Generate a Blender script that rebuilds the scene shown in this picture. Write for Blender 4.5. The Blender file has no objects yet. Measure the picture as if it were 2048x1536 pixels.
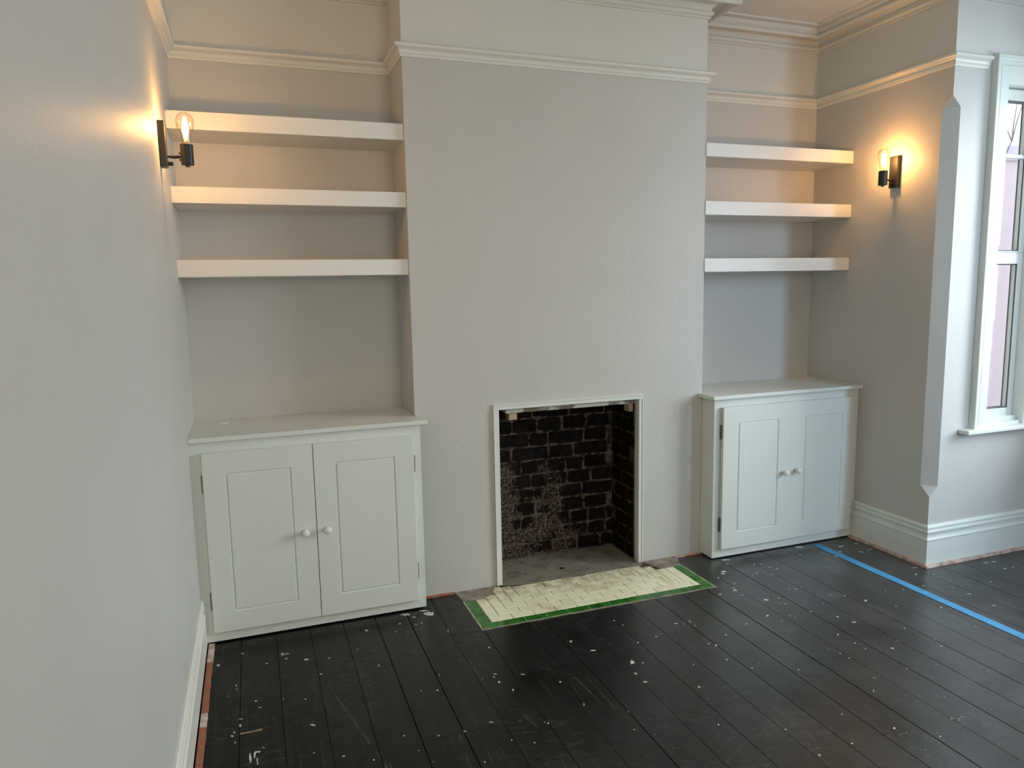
import bpy, bmesh, math, random
from mathutils import Vector, Matrix
random.seed(7)
C = bpy.context.scene.collection
sc = bpy.context.scene

# ------------------------------------------------------------------ camera
cam_d = bpy.data.cameras.new('camera'); cam = bpy.data.objects.new('camera', cam_d); C.objects.link(cam)
cam_d.sensor_width = 36.0; cam_d.lens = 1442.2 * 36.0 / 2048.0; cam_d.clip_start = 0.02
R0 = (0.94019928, -0.34011248, -0.01867684); R1 = (-0.06250889, -0.11837875, -0.99099905); R2 = (0.3348402, 0.93290405, -0.13255967)
cam.matrix_world = Matrix(((R0[0], -R1[0], -R2[0], -0.7033), (R0[1], -R1[1], -R2[1], -3.3332), (R0[2], -R1[2], -R2[2], 1.5054), (0, 0, 0, 1)))
sc.camera = cam

# ------------------------------------------------------------------ light and exposure
world = bpy.data.worlds.new('overcast_sky'); sc.world = world; world.use_nodes = True
bgn = world.node_tree.nodes['Background']; bgn.inputs[0].default_value = (0.90, 0.90, 1.0, 1); bgn.inputs[1].default_value = 2.9
def area(name, loc, direction, sx, sy, power, col):
    l = bpy.data.lights.new(name, 'AREA'); l.shape = 'RECTANGLE'; l.size = sx; l.size_y = sy; l.energy = power; l.color = col
    o = bpy.data.objects.new(name, l); C.objects.link(o); o.location = loc
    o.rotation_euler = Vector(direction).to_track_quat('-Z', 'Y').to_euler(); return o
area('daylight_bay_front', (5.2, -2.1, 2.3), (-1, 0.12, -0.30), 2.6, 2.4, 320, (0.84, 0.95, 1.0))
area('daylight_bay_side', (3.32, -3.85, 2.0), (-0.3, 1, -0.25), 0.75, 1.6, 138, (0.44, 0.70, 1.0))
area('rear_fill_light', (0.35, -5.28, 1.60), (0, 1, -0.05), 1.5, 1.7, 35, (1.0, 0.90, 0.62))  # added fill from behind the camera, no known source there
sc.view_settings.view_transform = 'Standard'; sc.view_settings.look = 'None'; sc.view_settings.gamma = 1.0
sc.view_settings.use_curve_mapping = False; sc.view_settings.exposure = 0.0

# ------------------------------------------------------------------ measures (metres)
XL, XR, W, D = -0.981, 2.5874, 1.6, 0.31
YB, CEIL, RAIL = -0.6164, 2.95, 2.56
YR, XB, YS = -5.2, 3.45, -2.70           # rear wall, bay front, bay far side

# ------------------------------------------------------------------ materials
def mat(name, col, rough=0.5, var=0.0, vscale=6.0, bump=0.0, bscale=60.0, metal=0.0, spec=0.5, col2=None, detail=4.0, ramp=(0.35, 0.65)):
    m = bpy.data.materials.new(name); m.use_nodes = True; nt = m.node_tree; n = nt.nodes; L = nt.links
    b = n['Principled BSDF']; b.inputs['Roughness'].default_value = rough; b.inputs['Metallic'].default_value = metal
    b.inputs['Specular IOR Level'].default_value = spec; b.inputs['Base Color'].default_value = (*col, 1)
    tc = n.new('ShaderNodeTexCoord')
    if var or col2:
        t = n.new('ShaderNodeTexNoise'); t.inputs['Scale'].default_value = vscale; t.inputs['Detail'].default_value = detail
        L.new(tc.outputs['Object'], t.inputs['Vector'])
        r = n.new('ShaderNodeValToRGB'); c2 = col2 or tuple(c * (1 - var) for c in col)
        r.color_ramp.elements[0].position = ramp[0]; r.color_ramp.elements[0].color = (*c2, 1)
        r.color_ramp.elements[1].position = ramp[1]; r.color_ramp.elements[1].color = (*col, 1)
        L.new(t.outputs['Fac'], r.inputs['Fac']); L.new(r.outputs['Color'], b.inputs['Base Color'])
    if bump:
        t2 = n.new('ShaderNodeTexNoise'); t2.inputs['Scale'].default_value = bscale; t2.inputs['Detail'].default_value = 3
        L.new(tc.outputs['Object'], t2.inputs['Vector'])
        bp = n.new('ShaderNodeBump'); bp.inputs['Strength'].default_value = bump; bp.inputs['Distance'].default_value = 0.004
        L.new(t2.outputs['Fac'], bp.inputs['Height']); L.new(bp.outputs['Normal'], b.inputs['Normal'])
    return m
M = {}
M['wall'] = mat('grey_wall_paint', (0.56, 0.545, 0.515), 0.5, 0.03, 3, 0.25, 35, spec=0.3)
M['upper'] = mat('off_white_wall_paint', (0.68, 0.665, 0.61), 0.6, 0.03, 3, 0.2, 35, spec=0.3)
M['ceiling'] = mat('ceiling_paint', (0.72, 0.70, 0.66), 0.8, 0.02, 4, 0.1, 40)
M['wood'] = mat('white_satin_woodwork', (0.715, 0.735, 0.69), 0.35, 0.02, 5, 0.05, 20, spec=0.4)
M['shelf'] = mat('white_satin_shelf', (0.76, 0.75, 0.72), 0.38, 0.02, 5, 0.03, 20, spec=0.4)
M['trim'] = mat('white_gloss_trim', (0.73, 0.72, 0.66), 0.35, 0.03, 8, 0.1, 30, spec=0.4)
M['window'] = mat('white_window_paint', (0.70, 0.735, 0.70), 0.3, 0.02, 8, 0.05, 30)
M['black'] = mat('matt_black_metal', (0.012, 0.011, 0.010), 0.38, spec=0.5)
M['gasket'] = mat('black_gasket', (0.02, 0.02, 0.03), 0.6)
M['steel'] = mat('dull_steel', (0.30, 0.28, 0.25), 0.35, metal=1.0)
M['brass'] = mat('brass_cap', (0.55, 0.40, 0.18), 0.3, metal=1.0)
def soot(name, c_lo, c_hi, scale):
    """soot black with pale dust lying in clouds that run over brick and joint alike"""
    m = bpy.data.materials.new(name); m.use_nodes = True; nt = m.node_tree; n = nt.nodes; L = nt.links
    b = n['Principled BSDF']; b.inputs['Roughness'].default_value = 0.92; b.inputs['Specular IOR Level'].default_value = 0.12
    g = n.new('ShaderNodeNewGeometry')
    def noise(s, d=6, r=0.6):
        t = n.new('ShaderNodeTexNoise'); t.inputs['Scale'].default_value = s; t.inputs['Detail'].default_value = d; t.inputs['Roughness'].default_value = r
        L.new(g.outputs['Position'], t.inputs['Vector']); return t.outputs['Fac']
    def rmp(src, p0, c0, p1, c1):
        r = n.new('ShaderNodeValToRGB'); r.color_ramp.elements[0].position = p0; r.color_ramp.elements[0].color = (*c0, 1); r.color_ramp.elements[1].position = p1; r.color_ramp.elements[1].color = (*c1, 1)
        L.new(src, r.inputs['Fac']); return r.outputs[0]
    base = rmp(noise(scale, 10), 0.38, c_lo, 0.66, c_hi)
    sx = n.new('ShaderNodeSeparateXYZ'); L.new(g.outputs['Position'], sx.inputs[0])
    mz = n.new('ShaderNodeMapRange'); mz.inputs[1].default_value = 0.80; mz.inputs[2].default_value = 0.05; L.new(sx.outputs[2], mz.inputs[0])
    mx_ = n.new('ShaderNodeMapRange'); mx_.inputs[1].default_value = 1.12; mx_.inputs[2].default_value = 0.75; L.new(sx.outputs[0], mx_.inputs[0])
    def mth(op, a, c):
        t = n.new('ShaderNodeMath'); t.operation = op
        for k, v in ((0, a), (1, c)):
            if isinstance(v, float): t.inputs[k].default_value = v
            else: L.new(v, t.inputs[k])
        return t.outputs[0]
    region = mth('MULTIPLY', mth('MULTIPLY', mz.outputs[0], mx_.outputs[0]), rmp(noise(6.5, 4), 0.36, (0.12, 0.12, 0.12), 0.64, (1, 1, 1)))
    thr = mth('SUBTRACT', 0.70, mth('MULTIPLY', mth('MINIMUM', mth('MULTIPLY', region, 2.6), 1.0), 0.25))
    k = mth('MULTIPLY', mth('SUBTRACT', noise(80, 9, 0.78), thr), 6.0)
    cl = n.new('ShaderNodeClamp'); L.new(k, cl.inputs[0])
    mix = n.new('ShaderNodeMix'); mix.data_type = 'RGBA'; L.new(cl.outputs[0], mix.inputs[0]); L.new(base, mix.inputs[6]); mix.inputs[7].default_value = (0.21, 0.155, 0.13, 1)
    L.new(mix.outputs[2], b.inputs['Base Color'])
    bp = n.new('ShaderNodeBump'); bp.inputs['Strength'].default_value = 1.0; bp.inputs['Distance'].default_value = 0.004; L.new(noise(60, 6), bp.inputs['Height']); L.new(bp.outputs['Normal'], b.inputs['Normal'])
    return m
M['brick'] = soot('sooty_brick', (0.0035, 0.003, 0.0028), (0.014, 0.0115, 0.0105), 28)
M['mortar'] = soot('sooty_mortar', (0.010, 0.0085, 0.0075), (0.15, 0.125, 0.105), 34)
M['mossy'] = soot('ochre_mortar', (0.012, 0.010, 0.006), (0.13, 0.10, 0.055), 30)
M['concrete'] = mat('dusty_concrete', (0.25, 0.225, 0.18), 0.9, 0, 9, 0.8, 50, spec=0.15, col2=(0.14, 0.115, 0.09), detail=12, ramp=(0.30, 0.52))
M['mortarlight'] = mat('bare_mortar', (0.36, 0.31, 0.26), 0.9, 0, 16, 1.0, 40, spec=0.15, col2=(0.20, 0.17, 0.14), detail=8)
M['redbrick'] = mat('bare_red_brick', (0.42, 0.13, 0.08), 0.85, 0, 30, 0.8, 60, spec=0.15, col2=(0.30, 0.17, 0.10), detail=8)
M['plasterline'] = mat('bare_pink_plaster', (0.74, 0.58, 0.52), 0.9, 0, 28, 1.0, 60, spec=0.15, col2=(0.46, 0.31, 0.25), detail=8)
M['sub'] = mat('dark_under_floor', (0.004, 0.004, 0.004), 0.9, spec=0.1)
M['tape'] = mat('blue_masking_tape', (0.075, 0.33, 0.62), 0.6, 0.15, 20, 0.2, 40)
M['splat'] = mat('white_paint_spots', (0.74, 0.75, 0.73), 0.6, 0, 70, 0.3, 90, col2=(0.34, 0.34, 0.33))
M['scratch'] = mat('bare_wood_scratch', (0.33, 0.24, 0.16), 0.8, 0.3, 60)
M['sawn'] = mat('raw_sawn_wood', (0.50, 0.38, 0.27), 0.8, 0.2, 20, 0.4, 60)
M['lintel'] = mat('flaking_painted_lintel', (0.60, 0.60, 0.54), 0.7, 0, 14, 0.8, 40, col2=(0.17, 0.15, 0.11), detail=12, ramp=(0.44, 0.54))
M['grout'] = mat('dark_grout', (0.13, 0.115, 0.065), 0.95, 0.4, 20, spec=0.1)
M['limegrout'] = mat('pale_grout', (0.50, 0.56, 0.38), 0.95, 0.4, 20, spec=0.1)
M['cream'] = mat('cream_glazed_tile', (0.93, 0.91, 0.66), 0.25, 0, 5.5, 0.08, 20, col2=(0.62, 0.55, 0.33), detail=12, ramp=(0.28, 0.48))
def soil(m):
    nt = m.node_tree; n = nt.nodes; L = nt.links; b = n['Principled BSDF']; old = b.inputs['Base Color'].links[0].from_socket
    g = n.new('ShaderNodeNewGeometry'); sx = n.new('ShaderNodeSeparateXYZ'); L.new(g.outputs['Position'], sx.inputs[0])
    mr = n.new('ShaderNodeMapRange'); mr.inputs[1].default_value = -0.25; mr.inputs[2].default_value = -0.03; L.new(sx.outputs[1], mr.inputs[0])
    t = n.new('ShaderNodeTexNoise'); t.inputs['Scale'].default_value = 14; t.inputs['Detail'].default_value = 12; t.inputs['Roughness'].default_value = 0.7; L.new(g.outputs['Position'], t.inputs['Vector'])
    s = n.new('ShaderNodeMath'); s.operation = 'SUBTRACT'; L.new(t.outputs['Fac'], s.inputs[0]); s.inputs[1].default_value = 0.42
    k = n.new('ShaderNodeMath'); k.operation = 'MULTIPLY'; L.new(s.outputs[0], k.inputs[0]); k.inputs[1].default_value = 4.5
    k2 = n.new('ShaderNodeMath'); k2.operation = 'MULTIPLY'; k2.use_clamp = True; L.new(k.outputs[0], k2.inputs[0]); L.new(mr.outputs[0], k2.inputs[1])
    mx = n.new('ShaderNodeMix'); mx.data_type = 'RGBA'; L.new(k2.outputs[0], mx.inputs[0]); L.new(old, mx.inputs[6]); mx.inputs[7].default_value = (0.30, 0.23, 0.12, 1)
    L.new(mx.outputs[2], b.inputs['Base Color'])
soil(M['cream'])
M['green'] = mat('dark_green_glazed_tile', (0.045, 0.21, 0.026), 0.15, 0.3, 14, 0.1, 20, col2=(0.016, 0.095, 0.014))
M['pink'] = mat('pink_render', (0.50, 0.435, 0.46), 0.9, 0.05, 3)
M['redhouse'] = mat('far_brick_house', (0.36, 0.30, 0.32), 0.9, 0.2, 3)
M['slate'] = mat('slate_roof', (0.33, 0.32, 0.37), 0.8, 0.2, 5)
M['bark'] = mat('tree_bark', (0.24, 0.20, 0.20), 0.9, 0.3, 8)
M['ground'] = mat('outdoor_paving', (0.30, 0.29, 0.27), 0.9, 0.2, 3)
# thin clear glass: mostly passes light, a little sheen
def glass(name, tint, amt):
    m = bpy.data.materials.new(name); m.use_nodes = True; nt = m.node_tree; n = nt.nodes; L = nt.links
    n.remove(n['Principled BSDF']); tr = n.new('ShaderNodeBsdfTransparent'); tr.inputs[0].default_value = (*tint, 1)
    gl = n.new('ShaderNodeBsdfGlossy'); gl.inputs['Roughness'].default_value = 0.03
    lw = n.new('ShaderNodeLayerWeight'); lw.inputs[0].default_value = amt
    mx = n.new('ShaderNodeMixShader'); L.new(lw.outputs['Facing'], mx.inputs[0]); L.new(tr.outputs[0], mx.inputs[1]); L.new(gl.outputs[0], mx.inputs[2])
    L.new(mx.outputs[0], n['Material Output'].inputs[0]); return m
M['glass'] = glass('window_glass', (0.97, 0.98, 0.98), 0.06)
M['bulbglass'] = glass('warm_bulb_glass', (1.0, 0.95, 0.86), 0.25)
def emit(name, col, s):
    m = bpy.data.materials.new(name); m.use_nodes = True; n = m.node_tree.nodes; b = n['Principled BSDF']
    b.inputs['Base Color'].default_value = (*col, 1); b.inputs['Emission Color'].default_value = (*col, 1); b.inputs['Emission Strength'].default_value = s
    return m
M['filament'] = emit('glowing_filament', (1.0, 0.72, 0.36), 60.0)
# black painted floorboards: scuffs, painted-in window sheen, saw ribs, tiny paint specks
def floor_mat():
    m = bpy.data.materials.new('black_painted_boards'); m.use_nodes = True; nt = m.node_tree; n = nt.nodes; L = nt.links
    b = n['Principled BSDF']
    g = n.new('ShaderNodeNewGeometry')
    def noise(scale, detail=4, rough=0.5, vec=None):
        t = n.new('ShaderNodeTexNoise'); t.inputs['Scale'].default_value = scale; t.inputs['Detail'].default_value = detail
        t.inputs['Roughness'].default_value = rough; L.new(vec or g.outputs['Position'], t.inputs['Vector']); return t
    def ramp(src, p0, c0, p1, c1):
        r = n.new('ShaderNodeValToRGB'); r.color_ramp.elements[0].position = p0; r.color_ramp.elements[0].color = (*c0, 1)
        r.color_ramp.elements[1].position = p1; r.color_ramp.elements[1].color = (*c1, 1); L.new(src, r.inputs['Fac']); return r
    def mix(fac, a, c, mode='MIX'):
        x = n.new('ShaderNodeMix'); x.data_type = 'RGBA'; x.blend_type = mode
        if isinstance(fac, float): x.inputs[0].default_value = fac
        else: L.new(fac, x.inputs[0])
        for i, s in ((6, a), (7, c)):
            if isinstance(s, tuple): x.inputs[i].default_value = (*s, 1)
            else: L.new(s, x.inputs[i])
        return x.outputs[2]
    base = ramp(noise(2.2, 8, 0.65).outputs['Fac'], 0.38, (0.0018, 0.0017, 0.0015), 0.68, (0.0055, 0.0053, 0.0048))
    # grain stretched along the boards
    mp = n.new('ShaderNodeMapping'); mp.inputs['Scale'].default_value = (60, 2.5, 60); L.new(g.outputs['Position'], mp.inputs['Vector'])
    gr = ramp(noise(1.0, 5, 0.6, mp.outputs[0]).outputs['Fac'], 0.45, (0, 0, 0), 0.8, (0.010, 0.010, 0.009))
    col = mix(1.0, base.outputs[0], gr.outputs[0], 'ADD')
    # chalky scuffs
    mp2 = n.new('ShaderNodeMapping'); mp2.inputs['Scale'].default_value = (18, 70, 1); mp2.inputs['Rotation'].default_value = (0, 0, 0.5); L.new(g.outputs['Position'], mp2.inputs['Vector'])
    sc1 = ramp(noise(1.0, 7, 0.7, mp2.outputs[0]).outputs['Fac'], 0.52, (0, 0, 0), 0.80, (0.075, 0.077, 0.075))
    sc1m = ramp(noise(1.6, 3).outputs['Fac'], 0.38, (0, 0, 0), 0.58, (1, 1, 1))
    col = mix(sc1m.outputs[0], col, mix(1.0, col, sc1.outputs[0], 'ADD'))
    # window sheen painted into the colour, paler towards the bay
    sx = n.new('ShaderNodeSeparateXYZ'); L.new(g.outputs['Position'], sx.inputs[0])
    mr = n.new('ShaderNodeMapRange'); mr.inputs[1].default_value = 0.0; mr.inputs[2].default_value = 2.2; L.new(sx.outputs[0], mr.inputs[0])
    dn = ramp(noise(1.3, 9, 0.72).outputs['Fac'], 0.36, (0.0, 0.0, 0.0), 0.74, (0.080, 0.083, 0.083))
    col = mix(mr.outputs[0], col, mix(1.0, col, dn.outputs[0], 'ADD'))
    # tiny paint specks
    v = n.new('ShaderNodeTexVoronoi'); v.inputs['Scale'].default_value = 21; v.inputs['Randomness'].default_value = 1.0; L.new(g.outputs['Position'], v.inputs['Vector'])
    sel = n.new('ShaderNodeSeparateColor'); L.new(v.outputs['Color'], sel.inputs[0])
    thr = n.new('ShaderNodeMath'); thr.operation = 'MULTIPLY'; thr.inputs[1].default_value = 0.10; L.new(sel.outputs[0], thr.inputs[0])
    thr2 = n.new('ShaderNodeMath'); thr2.operation = 'SUBTRACT'; L.new(thr.outputs[0], thr2.inputs[0]); thr2.inputs[1].default_value = 0.045
    lt = n.new('ShaderNodeMath'); lt.operation = 'LESS_THAN'; L.new(v.outputs['Distance'], lt.inputs[0]); L.new(thr2.outputs[0], lt.inputs[1])
    col = mix(lt.outputs[0], col, (0.30, 0.30, 0.29))
    v2 = n.new('ShaderNodeTexVoronoi'); v2.inputs['Scale'].default_value = 48; L.new(g.outputs['Position'], v2.inputs['Vector'])
    sel2 = n.new('ShaderNodeSeparateColor'); L.new(v2.outputs['Color'], sel2.inputs[0])
    t3 = n.new('ShaderNodeMath'); t3.operation = 'MULTIPLY_ADD'; t3.inputs[1].default_value = 0.26; t3.inputs[2].default_value = -0.17; L.new(sel2.outputs[0], t3.inputs[0])
    lt2 = n.new('ShaderNodeMath'); lt2.operation = 'LESS_THAN'; L.new(v2.outputs['Distance'], lt2.inputs[0]); L.new(t3.outputs[0], lt2.inputs[1])
    col = mix(lt2.outputs[0], col, (0.20, 0.20, 0.19))
    # pale hairline cracks along the grain
    mp4 = n.new('ShaderNodeMapping'); mp4.inputs['Scale'].default_value = (11, 0.55, 1); L.new(g.outputs['Position'], mp4.inputs['Vector'])
    v3 = n.new('ShaderNodeTexVoronoi'); v3.feature = 'DISTANCE_TO_EDGE'; v3.inputs['Scale'].default_value = 1.0; L.new(mp4.outputs[0], v3.inputs['Vector'])
    l3 = n.new('ShaderNodeMath'); l3.operation = 'LESS_THAN'; l3.inputs[1].default_value = 0.006; L.new(v3.outputs['Distance'], l3.inputs[0])
    m3 = n.new('ShaderNodeMath'); m3.operation = 'MULTIPLY'; L.new(l3.outputs[0], m3.inputs[0]); L.new(ramp(noise(2.6, 6, 0.7).outputs['Fac'], 0.50, (0, 0, 0), 0.60, (1, 1, 1)).outputs[0], m3.inputs[1])
    col = mix(m3.outputs[0], col, (0.085, 0.083, 0.078))
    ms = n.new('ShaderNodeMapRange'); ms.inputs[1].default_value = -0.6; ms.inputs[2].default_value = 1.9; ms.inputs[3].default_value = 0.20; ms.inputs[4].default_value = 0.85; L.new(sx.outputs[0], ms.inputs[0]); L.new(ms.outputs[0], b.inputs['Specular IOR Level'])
    L.new(col, b.inputs['Base Color'])
    rr = ramp(noise(3.5, 5).outputs['Fac'], 0.3, (0.25,) * 3, 0.7, (0.40,) * 3); L.new(rr.outputs[0], b.inputs['Roughness'])
    # saw ribs running askew over some boards
    mp3 = n.new('ShaderNodeMapping'); mp3.vector_type = 'POINT'; mp3.inputs['Rotation'].default_value = (0, 0, math.radians(38)); L.new(g.outputs['Position'], mp3.inputs['Vector'])
    wv = n.new('ShaderNodeTexWave'); wv.bands_direction = 'Y'; wv.inputs['Scale'].default_value = 33; wv.inputs['Distortion'].default_value = 2.2; wv.inputs['Detail'].default_value = 3; wv.inputs['Detail Scale'].default_value = 0.6
    L.new(mp3.outputs[0], wv.inputs['Vector'])
    mk = n.new('ShaderNodeMapRange'); mk.inputs[1].default_value = -0.1; mk.inputs[2].default_value = 0.35; L.new(sx.outputs[0], mk.inputs[0])
    mk2 = n.new('ShaderNodeMapRange'); mk2.inputs[1].default_value = -0.45; mk2.inputs[2].default_value = -0.85; L.new(sx.outputs[1], mk2.inputs[0])
    mk3 = n.new('ShaderNodeMath'); mk3.operation = 'MULTIPLY'; L.new(mk.outputs[0], mk3.inputs[0]); L.new(mk2.outputs[0], mk3.inputs[1])
    mask0 = ramp(noise(1.7, 4, 0.6).outputs['Fac'], 0.42, (0, 0, 0), 0.60, (1, 1, 1))
    mask = n.new('ShaderNodeMath'); mask.operation = 'MULTIPLY'; L.new(mk3.outputs[0], mask.inputs[0]); L.new(mask0.outputs[0], mask.inputs[1])
    mm = n.new('ShaderNodeMath'); mm.operation = 'MULTIPLY'; L.new(wv.outputs['Fac'], mm.inputs[0]); L.new(mask.outputs[0], mm.inputs[1])
    ad = n.new('ShaderNodeMath'); ad.operation = 'MULTIPLY_ADD'; L.new(noise(25, 6).outputs['Fac'], ad.inputs[0]); ad.inputs[1].default_value = 1.6; L.new(mm.outputs[0], ad.inputs[2])
    bp = n.new('ShaderNodeBump'); bp.inputs['Strength'].default_value = 0.20; bp.inputs['Distance'].default_value = 0.003
    L.new(ad.outputs[0], bp.inputs['Height']); L.new(bp.outputs['Normal'], b.inputs['Normal'])
    return m
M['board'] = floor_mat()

# ------------------------------------------------------------------ mesh helpers
def obj(name, bm, m, parent=None, label=None, smooth=False):
    me = bpy.data.meshes.new(name); bmesh.ops.recalc_face_normals(bm, faces=bm.faces); bm.to_mesh(me); bm.free()
    for mm in (m if isinstance(m, (list, tuple)) else [m]): me.materials.append(mm)
    if smooth:
        for p in me.polygons: p.use_smooth = True
    o = bpy.data.objects.new(name, me); C.objects.link(o)
    if parent: o.parent = parent
    if label: o['label'] = label
    return o
def thing(name, label, cat, loc=(0, 0, 0), group=None):
    o = bpy.data.objects.new(name, None); C.objects.link(o); o.location = loc; o.empty_display_size = 0.1
    o['label'] = label; o['category'] = cat
    if group: o['group'] = group
    return o
def tag(o, label, cat=None, kind=None, group=None):
    o['label'] = label
    if cat: o['category'] = cat
    if kind: o['kind'] = kind
    if group: o['group'] = group
    return o
def box(bm, x0, x1, y0, y1, z0, z1, mi=0, bev=0.0, seg=1):
    t = bmesh.new()
    vs = [t.verts.new((x, y, z)) for x in (x0, x1) for y in (y0, y1) for z in (z0, z1)]
    for f in ((0, 1, 3, 2), (4, 6, 7, 5), (0, 4, 5, 1), (2, 3, 7, 6), (0, 2, 6, 4), (1, 5, 7, 3)): t.faces.new([vs[i] for i in f])
    if bev: bmesh.ops.bevel(t, geom=t.edges[:], offset=bev, segments=seg, affect='EDGES', profile=0.5)
    for f in t.faces: f.material_index = mi
    merge(bm, t)
def merge(bm, t):
    vm = {v: bm.verts.new(v.co) for v in t.verts}
    for f in t.faces:
        try: nf = bm.faces.new([vm[v] for v in f.verts]); nf.material_index = f.material_index
        except ValueError: pass
    t.free()
def bx(x0, x1, y0, y1, z0, z1, bev=0.0, seg=1):
    bm = bmesh.new(); box(bm, x0, x1, y0, y1, z0, z1, 0, bev, seg); return bm
def prism(pts, z0, z1, bev=0.0):
    bm = bmesh.new(); a = [bm.verts.new((x, y, z0)) for x, y in pts]; b = [bm.verts.new((x, y, z1)) for x, y in pts]
    bm.faces.new(a); bm.faces.new(b[::-1])
    for i in range(len(pts)): j = (i + 1) % len(pts); bm.faces.new((a[i], a[j], b[j], b[i]))
    bmesh.ops.recalc_face_normals(bm, faces=bm.faces)
    if bev: bmesh.ops.bevel(bm, geom=bm.edges[:], offset=bev, segments=2, affect='EDGES', profile=0.5)
    return bm
def lathe(bm, prof, axis='Z', c=(0, 0, 0), n=28, mi=0):
    """prof: (radius, height) pairs; caps close where radius is 0"""
    def P(r, h, a):
        u, v = r * math.cos(a), r * math.sin(a)
        return {'Z': (c[0] + u, c[1] + v, c[2] + h), 'Y': (c[0] + u, c[1] + h, c[2] + v), 'X': (c[0] + h, c[1] + u, c[2] + v)}[axis]
    rings = []
    for r, h in prof:
        if r < 1e-6: rings.append([bm.verts.new(P(0, h, 0))])
        else: rings.append([bm.verts.new(P(r, h, 2 * math.pi * k / n)) for k in range(n)])
    for a, b in zip(rings, rings[1:]):
        for k in range(n):
            j = (k + 1) % n
            vs = [a[0], b[k], b[j]] if len(a) == 1 else ([a[k], b[0], a[j]] if len(b) == 1 else [a[k], b[k], b[j], a[j]])
            if len(set(vs)) > 2: bm.faces.new(vs).material_index = mi
    for ring in (rings[0], rings[-1]):
        if len(ring) > 1: bm.faces.new(ring).material_index = mi
def tube(bm, pts, r, n=8):
    rings = []
    for i, p in enumerate(pts):
        p = Vector(p); d = (Vector(pts[min(i + 1, len(pts) - 1)]) - Vector(pts[max(i - 1, 0)])).normalized()
        u = d.orthogonal().normalized(); w = d.cross(u)
        rr = r[i] if isinstance(r, (list, tuple)) else r
        rings.append([bm.verts.new(p + rr * (math.cos(2 * math.pi * k / n) * u + math.sin(2 * math.pi * k / n) * w)) for k in range(n)])
    for a, b in zip(rings, rings[1:]):
        for k in range(n): bm.faces.new((a[k], b[k], b[(k + 1) % n], a[(k + 1) % n]))
    bm.faces.new(rings[0][::-1]); bm.faces.new(rings[-1])
def mould(path, prof, names, m, labels, square_ends=(None, None), cat='moulding'):
    """sweep a closed (projection, z) profile along a floor-plan path with the room on its right; one object per run, mitred"""
    P = [Vector((x, y)) for x, y in path]; dirs = [(b - a).normalized() for a, b in zip(P, P[1:])]
    nr = [Vector((d.y, -d.x)) for d in dirs]
    off = []
    for i in range(len(P)):
        if i == 0: off.append(nr[0])
        elif i == len(P) - 1: off.append(nr[-1])
        else:
            b = nr[i - 1] + nr[i]; off.append(b / (1 + nr[i - 1].dot(nr[i])))
    res = []
    for i in range(len(P) - 1):
        bm = bmesh.new(); e = []
        for k in (i, i + 1): e.append([bm.verts.new((P[k].x + off[k].x * p, P[k].y + off[k].y * p, z)) for p, z in prof])
        n = len(prof)
        for k in range(n): bm.faces.new((e[0][k], e[1][k], e[1][(k + 1) % n], e[0][(k + 1) % n]))
        bm.faces.new(e[0]); bm.faces.new(e[1][::-1])
        o = obj(names[i] if isinstance(names, list) else names, bm, m); tag(o, labels[i], cat, 'structure'); res.append(o)
    return res

# ================================================================== SETTING: walls
def two_tone(name, parts, label, split=RAIL, extra=None):
    bm = bmesh.new()
    for (x0, x1, y0, y1, z0, z1) in parts:
        if z0 < split < z1: box(bm, x0, x1, y0, y1, z0, split, 0); box(bm, x0, x1, y0, y1, split, z1, 1)
        else: box(bm, x0, x1, y0, y1, z0, z1, 0 if z1 <= split else 1)
    if extra: extra(bm)
    return tag(obj(name, bm, [M['wall'], M['upper']]), label, 'wall', 'structure')
two_tone('wall_left', [(XL - 0.15, XL, YR, D + 0.2, 0, CEIL)], 'long pale grey side wall beside the left-hand cupboard, off-white above the picture rail')
two_tone('wall_back_left', [(XL, 0.0, D, D + 0.2, 0, CEIL)], 'back wall of the alcove behind the shelves nearest the long grey wall')
two_tone('wall_back_right', [(W, XR, D - 0.012, D + 0.2, 0, CEIL)], 'back wall of the alcove behind the shelves nearest the window')
FX0, FX1, FZ = 0.418, 1.20, 0.907
two_tone('wall_chimney_breast', [(0, 0.374, 0, D + 0.2, 0, CEIL), (0.374, FX0 - 0.006, 0, 0.019, 0, FZ + 0.006), (FX1 + 0.012, 1.239, 0, 0.054, 0, FZ + 0.006), (1.239, W, 0, D + 0.2, 0, CEIL), (0.374, 1.239, 0, 0.16, FZ + 0.006, CEIL), (0.374, 1.239, 0.16, D + 0.2, 1.25, CEIL)],
         'broad plain grey chimney breast with the open fireplace in its foot')
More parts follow.
